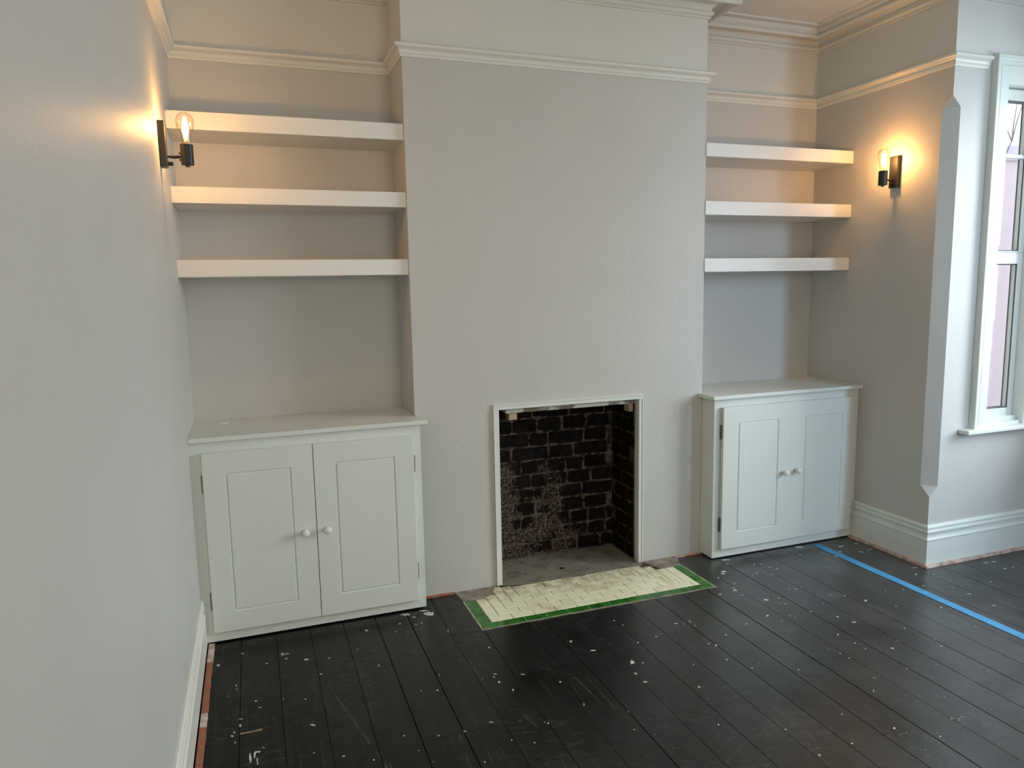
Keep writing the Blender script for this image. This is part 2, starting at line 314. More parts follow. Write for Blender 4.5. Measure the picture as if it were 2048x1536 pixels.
# right wall with a stopped chamfer on its outer corner, and the bay return with its window hole
CX, CY = 2.6416, -0.559
ZA, ZB, ZC, ZD = 2.3959, 2.3456, 0.4279, 0.3719
WX0, WX1, WZ0, WZ1 = 2.905, 3.235, 0.715, 2.53     # hole in the return wall
def right_faces(bm):
    def f(vs, mi=0):
        bm.faces.new([bm.verts.new(v) for v in vs]).material_index = mi
    yb2 = D + 0.0
    f([(XR, yb2, 0), (XR, YB, 0), (XR, YB, ZD), (XR, CY, ZC), (XR, CY, ZB), (XR, YB, ZA), (XR, YB, RAIL), (XR, yb2, RAIL)])
    f([(XR, yb2, RAIL), (XR, YB, RAIL), (XR, YB, CEIL), (XR, yb2, CEIL)], 1)
    f([(XR, CY, ZC), (CX, YB, ZC), (CX, YB, ZB), (XR, CY, ZB)])
    f([(XR, YB, ZD), (CX, YB, ZC), (XR, CY, ZC)]); f([(XR, YB, ZA), (XR, CY, ZB), (CX, YB, ZB)])
    f([(XR, YB, 0), (WX0, YB, 0), (WX0, YB, RAIL), (XR, YB, RAIL), (XR, YB, ZA), (CX, YB, ZB), (CX, YB, ZC), (XR, YB, ZD)])
    f([(XR, YB, RAIL), (WX0, YB, RAIL), (WX0, YB, CEIL), (XR, YB, CEIL)], 1)
two_tone('wall_right', [(2.665, 2.85, -0.54, D + 0.2, 0, CEIL), (XR + 0.001, 2.665, D, D + 0.2, 0, CEIL), (2.85, WX0, YB + 0.001, YB + 0.09, 0, CEIL), (2.665, 2.85, YB + 0.02, -0.54, 0, CEIL)],
         'side wall carrying the right-hand wall light, with a long stopped chamfer on its outer corner', extra=right_faces)
two_tone('wall_bay_return', [(WX0, WX1, YB, YB + 0.09, 0, WZ0), (WX0, WX1, YB, YB + 0.09, WZ1, CEIL), (WX1, XB + 0.15, YB, YB + 0.09, 0, CEIL)],
         'grey wall of the bay around the tall narrow window')
FZ0, FZ1 = 0.80, 2.50
two_tone('wall_bay_front', [(XB, XB + 0.15, YS - 0.15, YB, 0, FZ0), (XB, XB + 0.15, YS - 0.15, YB, FZ1, CEIL), (XB, XB + 0.15, YS - 0.15, -2.46, FZ0, FZ1), (XB, XB + 0.15, -0.86, YB, FZ0, FZ1)], 'front wall of the bay around its wide window')
two_tone('wall_bay_side', [(XR, XB, YS - 0.15, YS, 0, 0.74), (XR, XB, YS - 0.15, YS, 2.50, CEIL), (XR, 2.90, YS - 0.15, YS, 0.74, 2.50), (3.24, XB, YS - 0.15, YS, 0.74, 2.50)], 'side wall of the bay facing the chimney breast')
two_tone('wall_front', [(XR, XR + 0.15, YR, YS - 0.15, 0, CEIL)], 'plain wall beside the bay')
two_tone('wall_rear', [(XL, XR + 0.15, YR - 0.15, YR, 0, 0.75), (XL, XR + 0.15, YR - 0.15, YR, 2.45, CEIL), (XL, -0.4, YR - 0.15, YR, 0.75, 2.45), (1.1, XR + 0.15, YR - 0.15, YR, 0.75, 2.45)], 'rear wall of the room with an added window opening')
bm = bmesh.new(); box(bm, XL - 0.15, XB + 0.15, YR - 0.15, D + 0.2, CEIL, CEIL + 0.1)
tag(obj('ceiling', bm, M['ceiling']), 'flat white plaster ceiling edged with a moulded cornice', 'ceiling', 'structure')

# ------------------------------------------------------------------ floor: boards are parts
bm = bmesh.new(); box(bm, XL - 0.15, XB + 0.15, YR - 0.15, 0.51, -0.12, -0.028)
floor = tag(obj('floor', bm, M['sub']), 'black painted floorboards spattered with white paint', 'floor', 'structure')
HX0, HX1, HY0 = 0.180, 1.405, -0.428
pitch = 0.1449; xs = [-0.9745 + pitch * k for k in range(0, 32)]
rb = random.Random(3)
gaps = [0.0028, 0.0016, 0.0012, 0.001, 0.0014, 0.0028, 0.0030, 0.0012, 0.0024, 0.0012]
def board(x0, x1, y0, y1):
    if x1 - x0 < 0.01 or y1 - y0 < 0.01: return
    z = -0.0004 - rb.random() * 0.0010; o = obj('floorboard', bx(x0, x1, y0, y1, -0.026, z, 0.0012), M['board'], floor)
for i in range(len(xs)):
    g0 = gaps[i % 10] / 2; g1 = gaps[(i + 1) % 10] / 2
    x0, x1 = xs[i] + g0, xs[i] + pitch - g1
    if x0 > XB - 0.01: break
    x1 = min(x1, XB)
    if i == 0: x0 = -0.937
    far = -0.004
    if x0 > XR - 0.05: far = YB
    if x1 > HX0 and x0 < HX1:          # boards that meet the tiled hearth
        if x0 < HX0: board(x0, HX0 - 0.002, HY0 - 0.002, -0.006)
        if x1 > HX1: board(HX1 + 0.002, x1, HY0 - 0.002, -0.006)
        far = HY0 - 0.003
    elif x0 < XR and x1 > XR: far = YB
    ys = [YR, far]
    if 5 <= i <= 6: ys = [YR, -1.1145, far]
    elif i % 3 == 1: ys = [YR, -2.6 - rb.random(), far]
    for a, b in zip(ys, ys[1:]): board(x0, x1, a + 0.0008, b - (0.0008 if b != far else 0))
board(2.50, XR - 0.02, YB, -0.11)

# ------------------------------------------------------------------ baseboards, picture rail, cornice
sk = [(0, 0.012), (0.020, 0.012), (0.020, 0.138), (0.023, 0.142), (0.023, 0.147), (0.016, 0.152), (0.013, 0.158), (0.013, 0.176), (0.019, 0.179), (0.021, 0.186), (0.019, 0.193), (0.013, 0.196), (0.013, 0.199), (0.016, 0.203), (0.017, 0.210), (0.013, 0.217), (0.006, 0.222), (0, 0.222)]
skL = [(p * 0.78, z * 0.93) for p, z in sk]
mould([(XL, YR), (XL, -0.1115)], skL, 'baseboard_left', M['trim'], ['white moulded skirting board along the long grey side wall'], cat='skirting')
mould([(XR, -0.118), (XR, YB), (WX1 + 0.215, YB)], sk, ['baseboard_right', 'baseboard_bay'], M['window'],
      ['tall stepped white skirting between the right cupboard and the chamfered corner', 'tall stepped white skirting under the narrow window'], cat='skirting')
rl = [(0, 2.533), (0.007, 2.533), (0.010, 2.538), (0.010, 2.544), (0.015, 2.546), (0.015, 2.552), (0.011, 2.554), (0.013, 2.560), (0.020, 2.566), (0.030, 2.569), (0.036, 2.574), (0.037, 2.582), (0.031, 2.588), (0.018, 2.588), (0.016, 2.583), (0, 2.583)]
path = [(XL, YR), (XL, D), (0, D), (0, 0), (W, 0), (W, D - 0.012), (XR, D - 0.012), (XR, YB), (2.80, YB)]
lab = ['along the long grey side wall', 'above the left alcove shelves', 'on the left flank of the chimney breast', 'across the front of the chimney breast', 'on the right flank of the chimney breast',
       'above the right alcove shelves', 'above the right-hand wall light', 'short length running up to the narrow window']
mould(path, rl, ['trim_%d' % (i + 1) for i in range(8)], M['trim'], ['white picture rail moulding ' + l for l in lab], cat='picture rail')
co = [(0, 2.850), (0.010, 2.851), (0.012, 2.857), (0.008, 2.861), (0.018, 2.867), (0.024, 2.876), (0.020, 2.885), (0.013, 2.888), (0.014, 2.900), (0.028, 2.914), (0.055, 2.922), (0.080, 2.918), (0.090, 2.908), (0.097, 2.899), (0.106, 2.895), (0.115, 2.897), (0.120, 2.905), (0.118, 2.914), (0.112, 2.919), (0.118, 2.924), (0.128, 2.929), (0.131, 2.937),
      (0.131, 2.9455), (0.165, 2.9455), (0.168, 2.941), (0.178, 2.941), (0.182, 2.945), (0.182, 2.956), (0, 2.956)]
path2 = path[:-1] + [(XB, YB)]
mould(path2, co, ['trim_%d' % (i + 9) for i in range(8)], M['upper'], ['moulded plaster cornice ' + l.replace('above the right-hand wall light', 'high above the right-hand wall light').replace('short length running up to', 'over') for l in lab], cat='cornice')

# bare edges left where the floor meets the walls
def edge_strip(name, cells, label):
    root = tag(obj(name, cells[0][0], cells[0][1]), label, 'bare edge', 'structure')
    for b, m, nm in cells[1:]: obj(nm, b, m, root)
    return root
def rough_box(x0, x1, y0, y1, z0, z1, j=0.002, n=6, seed=0):
    """box cut into n slices along its long side, edges knocked about"""
    r = random.Random(seed); bm = bmesh.new(); along = (x1 - x0) > (y1 - y0); rings = []
    for k in range(n + 1):
        t = k / n; w = lambda: (r.random() - 0.5) * 2 * j
        if along:
            x = x0 + (x1 - x0) * t; q = [(x, y0 + w(), z0), (x, y1, z0), (x, y1, z1 + w() * 0.4), (x, y0 + w(), z1 + w() * 0.4)]
        else:
            y = y0 + (y1 - y0) * t; q = [(x0, y, z0), (x1 + w(), y, z0), (x1 + w(), y, z1 + w() * 0.4), (x0, y, z1 + w() * 0.4)]
        rings.append([bm.verts.new(v) for v in q])
    for a, b in zip(rings, rings[1:]):
        for k in range(4): bm.faces.new((a[k], b[k], b[(k + 1) % 4], a[(k + 1) % 4]))
    bm.faces.new(rings[0]); bm.faces.new(rings[-1]); return bm
cells = [(bx(XL, -0.9385, -3.2, -0.116, -0.028, -0.004), M['sub'])]
y = -0.118; k = 0; rr = random.Random(5)
while y > -2.2:
    ln = rr.uniform(0.09, 0.22)
    cells.append((rough_box(-0.961, -0.9375, y - ln + 0.003, y, -0.028, 0.003 + rr.random() * 0.002, 0.0015, 6, k), M['redbrick'] if k % 3 else M['plasterline'], 'brick')); y -= ln; k += 1
edge_strip('trim_17', cells, 'broken strip of bare red brick between the black floor and the left skirting')
cells = [(rough_box(0.0, 0.165, -0.016, 0.0, -0.028, 0.006, 0.003, 8, 4), M['redbrick'])]
edge_strip('trim_18', cells, 'bare red brick edge on the floor between the left cupboard and the hearth')
cells = [(rough_box(1.43, 1.600, -0.018, 0.0, -0.028, 0.006, 0.003, 8, 6), M['plasterline']), (rough_box(1.50, 1.59, -0.022, -0.018, -0.028, 0.004, 0.002, 4, 9), M['redbrick'], 'brick')]
edge_strip('trim_19', cells, 'bare pinkish brick edge on the floor between the hearth and the right cupboard')
bm = rough_box(XR - 0.034, XR, YB + 0.0002, -0.118, -0.028, 0.011, 0.0, 10, 2)
root = tag(obj('trim_20', bm, M['plasterline']), 'bare pink plaster edge under the skirting left of the chamfered corner', 'bare edge', 'structure')
bm = rough_box(XR - 0.034, XB, YB - 0.036, YB, -0.028, 0.011, 0.002, 14, 8)
root = tag(obj('trim_21', bm, M['plasterline']), 'bare pink plaster edge under the skirting below the narrow window', 'bare edge', 'structure')

# ================================================================== WINDOW in view
win = thing('window_1', 'tall narrow white window with moulded casing beside the chamfered corner', 'window', (3.07, YB, 0.70)); win['kind'] = 'structure'
def wpart(name, bm, m, parent=win, label=None):
    bmesh.ops.translate(bm, verts=bm.verts[:], vec=(-3.07, -YB, -0.70)); return obj(name, bm, m, parent, label)
CXL, CXR, CTOP, CSB = 2.835, 3.305, 2.603, 0.722
cprof = [(0, 0), (0, 0.034), (0.002, 0.036), (0.017, 0.036), (0.019, 0.034), (0.0195, 0.022), (0.024, 0.022), (0.026, 0.029), (0.032, 0.029), (0.035, 0.020), (0.039, 0.020), (0.040, 0.026), (0.094, 0.026), (0.096, 0.024), (0.097, 0)]
def casing(kind):
    bm = bmesh.new(); e = []
    for k in (0, 1):
        v = []
        for a, d in cprof:
            ztop = CTOP - a * 1.42
            if kind == 'left': p = (CXL + a, CSB if k == 0 else ztop)
            elif kind == 'right': p = (CXR - a, CSB if k == 0 else ztop)
            else: p = (CXL + a if k == 0 else CXR - a, ztop)
            v.append(bm.verts.new((p[0], YB - d, p[1])))
        e.append(v)
    n = len(cprof)
    for k in range(n): bm.faces.new((e[0][k], e[1][k], e[1][(k + 1) % n], e[0][(k + 1) % n]))
    bm.faces.new(e[0]); bm.faces.new(e[1][::-1]); return bm
wpart('casing', casing('left'), M['window']); wpart('casing', casing('right'), M['window']); wpart('head_casing', casing('top'), M['window'])
bm = bmesh.new(); box(bm, 2.762, 3.40, YB - 0.062, YB, 0.698, 0.722, 0, 0.006, 3); box(bm, 2.932, 3.207, YB - 0.01, YB + 0.06, 0.70, 0.738, 0, 0.002)
wpart('window_sill', bm, M['window'])
bm = bmesh.new()   # lining of the opening
box(bm, WX0, 2.932, YB - 0.02, YB + 0.088, WZ0, WZ1); box(bm, 3.209, WX1, YB - 0.02, YB + 0.088, WZ0, WZ1); box(bm, 2.932, 3.209, YB - 0.02, YB + 0.088, 2.47, WZ1); box(bm, 2.932, 3.209, YB + 0.0, YB + 0.088, WZ0, 0.735)
wpart('lining', bm, M['window'])
def sash(z0, z1, y, bars, glasslab, bot=0.06, top=0.05):
    bm = bmesh.new(); xl, xr = 2.934, 3.208; st = 0.034
    box(bm, xl, xl + st, y, y + 0.046, z0, z1, 0, 0.003); box(bm, xr - st, xr, y, y + 0.046, z0, z1, 0, 0.003)
    box(bm, xl + st, xr - st, y, y + 0.046, z0, z0 + bot, 0, 0.003); box(bm, xl + st, xr - st, y, y + 0.046, z1 - top, z1, 0, 0.003)
    s = wpart('sash', bm, M['window'])
    for zb in bars: wpart('glazing_bar', bx(xl + st, xr - st, y + 0.004, y + 0.038, zb - 0.010, zb + 0.010, 0.003), M['window'], s)
    gx0, gx1, gz0, gz1 = xl + st, xr - st, z0 + bot, z1 - top
    bm = bmesh.new()
    for yy in (y + 0.008, y + 0.036):
        box(bm, gx0, gx0 + 0.004, yy, yy + 0.003, gz0, gz1); box(bm, gx1 - 0.004, gx1, yy, yy + 0.003, gz0, gz1)
        box(bm, gx0, gx1, yy, yy + 0.003, gz0, gz0 + 0.004); box(bm, gx0, gx1, yy, yy + 0.003, gz1 - 0.004, gz1)
    wpart('gasket', bm, M['gasket'], s)
    wpart('pane', bx(gx0 + 0.001, gx1 - 0.001, y + 0.0125, y + 0.0165, gz0, gz1), M['glass'], s)
sash(0.745, 1.640, YB + 0.036, [], '', bot=0.058, top=0.060)
sash(1.6405, 2.465, YB + 0.036, [2.135], '', bot=0.008, top=0.055)
wpart('sash_stop', bx(2.934, 3.208, YB + 0.012, YB + 0.036, 0.736, 0.762, 0.003), M['window'])
# other windows (light the room, outside the picture)
def simple_window(name, label, x0, x1, y0, y1, z0, z1, axis, splits):
    r = thing(name, label, 'window', ((x0 + x1) / 2, (y0 + y1) / 2, z0)); r['kind'] = 'structure'
    def add(nm, a, m):
        b = bx(*a, 0.004) if m is not M['glass'] else bx(*a)
        bmesh.ops.translate(b, verts=b.verts[:], vec=(-r.location.x, -r.location.y, -r.location.z)); obj(nm, b, m, r)
    f = 0.05
    u0, u1 = (x0, x1) if axis == 'x' else (y0, y1)
    for a in [u0, u1 - f] + [u0 + (u1 - u0) * s - f / 2 for s in splits]:
        add('stile', (a, a + f, y0, y1, z0, z1) if axis == 'x' else (x0, x1, a, a + f, z0, z1), M['window'])
    for a in (z0, (z0 + z1) / 2, z1 - f): add('rail', (u0, u1, y0 + .004, y1 - .004, a, a + f) if axis == 'x' else (x0 + .004, x1 - .004, u0, u1, a, a + f), M['window'])
    ym = (y0 + y1) / 2; xm = (x0 + x1) / 2
    add('pane', (u0, u1, ym - .002, ym + .002, z0, z1) if axis == 'x' else (xm - .002, xm + .002, u0, u1, z0, z1), M['glass'])
simple_window('window_2', 'wide front window of the bay', XB + 0.05, XB + 0.10, -2.46, -0.86, FZ0, FZ1, 'y', (0.333, 0.667))
simple_window('window_3', 'narrow window in the far side of the bay', 2.90, 3.24, YS - 0.10, YS - 0.05, 0.74, 2.50, 'x', ())
simple_window('fill_window_4', 'added rear window holding the fill light', -0.4, 1.1, YR - 0.10, YR - 0.05, 0.75, 2.45, 'x', (0.5,))  # unseen window put in to frame the rear fill

# ================================================================== SHELVES
def shelf(x0, x1, y0, y1, z0, z1, label, grp):
    o = obj('floating_shelf', bx(x0 - 0, x1, y0, y1, z0, z1, 0.0015), M['shelf'])
    return tag(o, label, 'shelf', group=grp)
for z0, z1, w in ((2.1775, 2.2500, 'top'), (1.8795, 1.9475, 'middle'), (1.5735, 1.6450, 'bottom')):
    shelf(XL, 0.0, 0.020, D, z0, z1, 'thick white floating shelf, %s of the three in the alcove beside the long grey wall' % w, 'shelves in the left alcove')
for z0, z1, w in ((2.1705, 2.2405, 'top'), (1.8695, 1.9420, 'middle'), (1.5690, 1.6410, 'bottom')):
    shelf(W, XR, -0.005, D - 0.012, z0, z1, 'thick white floating shelf, %s of the three in the alcove nearer the window' % w, 'shelves in the right alcove')

# ================================================================== CUPBOARDS
def door_bm(x0, x1, z0, z1, y0, y1, gx0, gx1, gz0, gz1):
    """door slab, front at y0; a routed groove frames the panel"""
    bm = bmesh.new(); e = 0.0015; w = 0.0100; d = 0.0052
    def ring(a0, a1, b0, b1, y): return [bm.verts.new(v) for v in ((a0, y, b0), (a1, y, b0), (a1, y, b1), (a0, y, b1))]
    seq = [ring(x0, x1, z0, z1, y1), ring(x0, x1, z0, z1, y0 + e), ring(x0 + e, x1 - e, z0 + e, z1 - e, y0),
           ring(gx0 - w / 2, gx1 + w / 2, gz0 - w / 2, gz1 + w / 2, y0), ring(gx0 - 0.001, gx1 + 0.001, gz0 - 0.001, gz1 + 0.001, y0 + d), ring(gx0 + 0.001, gx1 - 0.001, gz0 + 0.001, gz1 - 0.001, y0 + d),
           ring(gx0 + w / 2, gx1 - w / 2, gz0 + w / 2, gz1 - w / 2, y0)]
    for a, b in zip(seq, seq[1:]):
        for k in range(4): bm.faces.new((a[k], a[(k + 1) % 4], b[(k + 1) % 4], b[k]))
    bm.faces.new(seq[-1]); bm.faces.new(seq[0][::-1]); return bm
def cupboard(x0, x1, yf, z1, xs, dz, grooves, knobs, hinges, label, side_left, ajar=0.0):
    root = thing('cupboard', label, 'cupboard', ((x0 + x1) / 2, yf, 0))
    ox, oy = (x0 + x1) / 2, yf
    def part(name, bm, m, parent=root, lb=None, smooth=False):
        bmesh.ops.translate(bm, verts=bm.verts[:], vec=(-ox, -oy, 0)); return obj(name, bm, m, parent, lb, smooth)
    da, dm, db = xs; t = 0.020
    bm = bmesh.new()
    f = 0.0
    box(bm, x0, da + 0.012, yf, yf + t, 0.007, z1, 0, f); box(bm, db - 0.012, x1, yf, yf + t, 0.007, z1, 0, f)
    box(bm, da + 0.012, db - 0.012, yf, yf + t, dz[1] - 0.014, z1, 0, f); box(bm, da + 0.012, db - 0.012, yf, yf + t, 0.007, dz[0] + 0.014, 0, f)
    part('face_frame', bm, M['wood'])
    if side_left:
        part('side_panel', bx(x0, x0 + 0.018, yf + t, -0.001, 0.007, z1, 0.001), M['wood'])
    part('plinth', bx(x0 + 0.02, x1 - 0.02, yf + 0.03, yf + 0.05, -0.001, 0.06), M['sub'])
    for i, (a, b) in enumerate(((da, dm - 0.0012), (dm + 0.0012, db))):
        g = grooves[i]
        yo = yf - (ajar if i == 0 else 0.001)
        dr = part('door', door_bm(a, b, dz[0], dz[1], yo - t, yo, *g), M['wood'])
        kx, kz = knobs[i]
        bm = bmesh.new(); lathe(bm, [(0, 0.0), (0.0095, 0.0), (0.0085, -0.004), (0.0068, -0.009), (0.0072, -0.014), (0.0125, -0.019), (0.0165, -0.025), (0.0172, -0.030), (0.0150, -0.0355), (0.0095, -0.0390), (0, -0.0400)], 'Y', (kx, yo - t, kz), 28)
        part('knob', bm, M['shelf'], dr, None, True)
        hx = a if i == 0 else b
        for hz in hinges:
            s = -1 if i == 0 else 1
            bm = bmesh.new(); lathe(bm, [(0, 0), (0.0035, 0), (0.0035, 0.077), (0, 0.077)], 'Z', (hx + s * 0.0042, yf - 0.004, hz), 10)
            box(bm, hx + s * 0.001 - 0.0012, hx + s * 0.001 + 0.0012, yf - 0.016, yf - 0.0005, hz, hz + 0.077)
            part('hinge', bm, M['steel'], dr)
    return root
cupboard(XL, -0.0014, -0.111, 0.8895, (-0.9355, -0.4858, -0.0395), (0.0528, 0.8428),
         ((-0.842, -0.5835, 0.1445, 0.7465), (-0.3890, -0.1310, 0.1480, 0.7495)), ((-0.5358, 0.455), (-0.4413, 0.4565)), (0.153, 0.671),
         'low white two-door cupboard under the shelves beside the long grey wall', False)
cupboard(1.5998, XR, -0.117, 0.8925, (1.6415, 2.0944, 2.5412), (0.0582, 0.8475),
         ((1.743, 2.002, 0.1535, 0.7545), (2.195, 2.456, 0.1530, 0.7545)), ((2.0427, 0.455), (2.1324, 0.4573)), (0.158, 0.674),
         'low white two-door cupboard at the foot of the alcove nearer the window', True, ajar=0.006)
o = obj('worktop', prism([(XL, -0.1327), (0.0289, -0.1327), (0.0289, -0.0005), (0.0, -0.0005), (0.0, D), (XL, D)], 0.8895, 0.9095, 0.003), M['wood'])
tag(o, 'thin white top board lying on the cupboard beside the long grey wall', 'worktop')
o = obj('worktop', prism([(1.5738, -0.1484), (XR, -0.1484), (XR, D - 0.012), (W, D - 0.012), (W, -0.0005), (1.5738, -0.0005)], 0.8925, 0.9124, 0.003), M['wood'])
tag(o, 'thin white top board lying on the cupboard nearer the window', 'worktop')
o = obj('cable_grommet', (lambda b: (lathe(b, [(0, 0), (0.034, 0), (0.034, 0.0015), (0.030, 0.0030), (0, 0.0030)], 'Z', (-0.865, 0.215, 0.9095), 32), b)[1])(bmesh.new()), M['wood'], None, None, True)
tag(o, 'small flat round white cap on the worktop near the long grey wall', 'grommet')

# ================================================================== WALL LIGHTS
def sconce(wx, s, y, zc, label):
    """s=+1 projects to +x. zc = height of the lamp holder's middle"""
    r = thing('wall_light', label, 'wall light', (wx, y, zc), group='filament wall lights')
    yp = -0.02 * 0
    plate = obj('backplate', bx(min(0, s * 0.024), max(0, s * 0.024), -0.0265, 0.0265, -0.048, 0.116, 0.0015), M['black'], r)
    h = s * 0.092
    bm = bmesh.new(); lathe(bm, [(0, -0.037), (0.0215, -0.037), (0.0228, -0.035), (0.0228, 0.037), (0.0210, 0.037), (0.0210, 0.026), (0, 0.026)], 'Z', (h, 0, 0), 32)
    lathe(bm, [(0, -0.044), (0.0075, -0.044), (0.0085, -0.037), (0, -0.037)], 'Z', (h, 0, 0), 16)
    hold = obj('lamp_holder', bm, M['black'], r, None, False)
    bm = bmesh.new(); tube(bm, [(s * 0.024, 0, -0.008), (s * 0.045, 0, -0.0095), (s * 0.060, 0, -0.0085), (s * 0.0705, 0, -0.0075)], [0.0042, 0.0060, 0.0058, 0.0040], 12)
    for zz in (0.004, -0.019): box(bm, *sorted((s * 0.064, s * 0.071)), -0.006, 0.006, zz - 0.003, zz + 0.003, 0, 0.001)
    obj('arm', bm, M['black'], r)
    bm = bmesh.new(); tube(bm, [(s * 0.024, 0, -0.034), (s * 0.042, 0, -0.034)], 0.0072, 14)
    obj('switch_knob', bm, M['black'], r)
    bm = bmesh.new(); lathe(bm, [(0.0155, 0.026), (0.0160, 0.044), (0.0190, 0.060), (0.0245, 0.082), (0.0295, 0.100), (0.0320, 0.115), (0.0315, 0.127), (0.0270, 0.139), (0.0180, 0.148), (0.0080, 0.1525), (0.0030, 0.154), (0, 0.1545)], 'Z', (h, 0, 0), 36)
    bulb = obj('bulb', bm, M['bulbglass'], r, None, True)
    bm = bmesh.new(); lathe(bm, [(0, 0.027), (0.0130, 0.027), (0.0130, 0.039), (0, 0.039)], 'Z', (h, 0, 0), 20); obj('cap', bm, M['brass'], bulb)
    bm = bmesh.new()
    for k in range(6):
        a = k * math.pi / 3 + 0.3; tube(bm, [(h + 0.0035 * math.cos(a), 0.0035 * math.sin(a), 0.066), (h + 0.0100 * math.cos(a), 0.0100 * math.sin(a), 0.086), (h + 0.0045 * math.cos(a), 0.0045 * math.sin(a), 0.126)], 0.0026, 6)
    obj('filament', bm, M['filament'], bulb)
    bm = bmesh.new(); tube(bm, [(h, 0, 0.039), (h, 0, 0.066), (h, 0, 0.128), (h, 0, 0.150)], [0.005, 0.0022, 0.0012, 0.0012], 8); obj('glass_stem', bm, M['bulbglass'], bulb)
    l = bpy.data.lights.new('bulb_glow', 'POINT'); l.energy = 15.5; l.color = (1.0, 0.49, 0.14); l.shadow_soft_size = 0.012
    lo = bpy.data.objects.new('bulb_glow', l); C.objects.link(lo); lo.parent = r; lo.location = (h, 0, 0.097)
    return r
sconce(XL, 1, -0.307, 2.0185, 'black wall light with glowing filament bulb on the long grey side wall')
sconce(XR, -1, -0.305, 2.0430, 'black wall light with glowing filament bulb on the wall by the chamfered corner')

# ================================================================== FIREPLACE
fp = thing('fireplace', 'open soot-blackened brick fireplace recess with plain white edging in the chimney breast', 'fireplace', (0.81, 0, 0))
def fpart(name, bm, m, parent=fp, label=None):
    bmesh.ops.translate(bm, verts=bm.verts[:], vec=(-0.81, 0, 0)); return obj(name, bm, m, parent, label)
# white edging: bead strips each side and over the top
e0, e1, et = 0.389, 1.229, 0.9345
def edging(x0, x1, z0, z1, vert, outer):
    bm = bmesh.new()
    if vert:
        box(bm, x0, x1, -0.010, 0.0, z0, z1, 0, 0.0015)
        o = x0 if outer < 0 else x1 - 0.006; box(bm, o, o + 0.006, -0.014, -0.009, z0, z1, 0, 0.001)
        xi = x1 - 0.006 if outer < 0 else x0
        box(bm, xi, xi + 0.006, -0.001, 0.026, z0, z1)
    else:
        box(bm, x0, x1, -0.010, 0.0, z0, z1, 0, 0.0015); box(bm, x0, x1, -0.014, -0.009, z1 - 0.006, z1, 0, 0.001); box(bm, x0 + 0.03, x1 - 0.03, -0.001, 0.020, z0, z0 + 0.006)
    return bm
fpart('edging', edging(e0, 0.4185, 0.0035, 0.907, True, -1), M['wood']); fpart('edging', edging(1.203, e1, 0.0035, 0.907, True, 1), M['wood']); fpart('edging', edging(e0, e1, 0.907, et, False, 0), M['wood'])
lin = fpart('lintel', rough_box(0.470, 1.212, 0.030, 0.150, 0.880, 0.898, 0.0015, 12, 3), M['lintel'], label='flaking white-painted lintel')
fpart('wood_block', bx(0.490, 0.533, 0.045, 0.10, 0.842, 0.880, 0.001), M['sawn']); fpart('wood_block', bx(1.172, 1.197, 0.045, 0.10, 0.834, 0.880, 0.001), M['sawn'])
# firebox: mortar beds with proud bricks
BY, BXL, BXR = 0.305, 0.405, 1.207
fpart('mortar_bed', bx(BXL - 0.03, BXR + 0.03, BY, BY + 0.05, -0.028, 1.25), M['mortar']); fpart('mortar_bed', bx(BXR, BXR + 0.03, 0.055, BY, -0.028, 1.25), M['mossy']); fpart('mortar_bed', bx(BXL - 0.03, BXL, 0.02, BY, -0.028, 1.25), M['mortar'])
fpart('flue_throat', bx(BXL, BXR, 0.16, BY, 1.15, 1.25), M['sub'])
def brick_mesh(seed, ln, ht, dp=0.03):
    r = random.Random(seed); bm = bmesh.new(); rings = []
    w = lambda a=0.004: (r.random() - 0.5) * 2 * a
    cut = 0.008
    outl = [(-ln / 2 + cut, -ht / 2), (0, -ht / 2), (ln / 2 - cut, -ht / 2), (ln / 2, -ht / 2 + cut), (ln / 2, ht / 2 - cut), (ln / 2 - cut, ht / 2), (0, ht / 2), (-ln / 2 + cut, ht / 2), (-ln / 2, ht / 2 - cut), (-ln / 2, -ht / 2 + cut)]
    outl = [(x + w(0.0045), z + w(0.0042)) for x, z in outl]
    for sc_, y in ((1.0, dp), (1.0, 0.004), (0.93, 0.0)): rings.append([bm.verts.new((x * (1 - (1 - sc_) * 0.06 / ln * 1.2), y + w(0.0012) * (y < 0.01), z * sc_)) for x, z in outl])
    for a, b in zip(rings, rings[1:]):
        for k in range(len(outl)): bm.faces.new((a[k], a[(k + 1) % len(outl)], b[(k + 1) % len(outl)], b[k]))
    bm.faces.new(rings[-1]); bmesh.ops.recalc_face_normals(bm, faces=bm.faces)
    me = bpy.data.meshes.new('brick'); bm.to_mesh(me); bm.free(); return me
BM = {}
for ln in (0.10, 0.135, 0.205):
    for s in range(6):
        me = brick_mesh(s * 7 + int(ln * 1000), ln, 0.066); me.materials.append(M['brick']); BM[(ln, s)] = me
rk = random.Random(11)
def lay(u0, u1, place, dusty, seed):
    """courses of bricks between u0 and u1; place(u, z) -> (location, rotation)"""
    r = random.Random(seed); z = 0.012 + 0.033; row = 0
    while z < 1.18:
        u = u0 - r.random() * 0.06 - (0.06 if row % 2 else 0)
        while u < u1 - 0.02:
            ln = r.choice((0.135, 0.135, 0.205, 0.135, 0.10)); c = u + ln / 2
            a, b = max(u, u0), min(u + ln, u1)
            if b - a > 0.025:
                o = bpy.data.objects.new('brick', BM[(ln, r.randrange(6))]); C.objects.link(o); o.parent = fp
                loc, rz = place((a + b) / 2, z + (r.random() - .5) * 0.003); o.location = (loc[0] - 0.81, loc[1], loc[2]); o.rotation_euler = (0, (r.random() - .5) * 0.03, rz)
                o.scale = ((b - a) / ln, 1, 1)
            u += ln + 0.0135
        z += 0.0785; row += 1
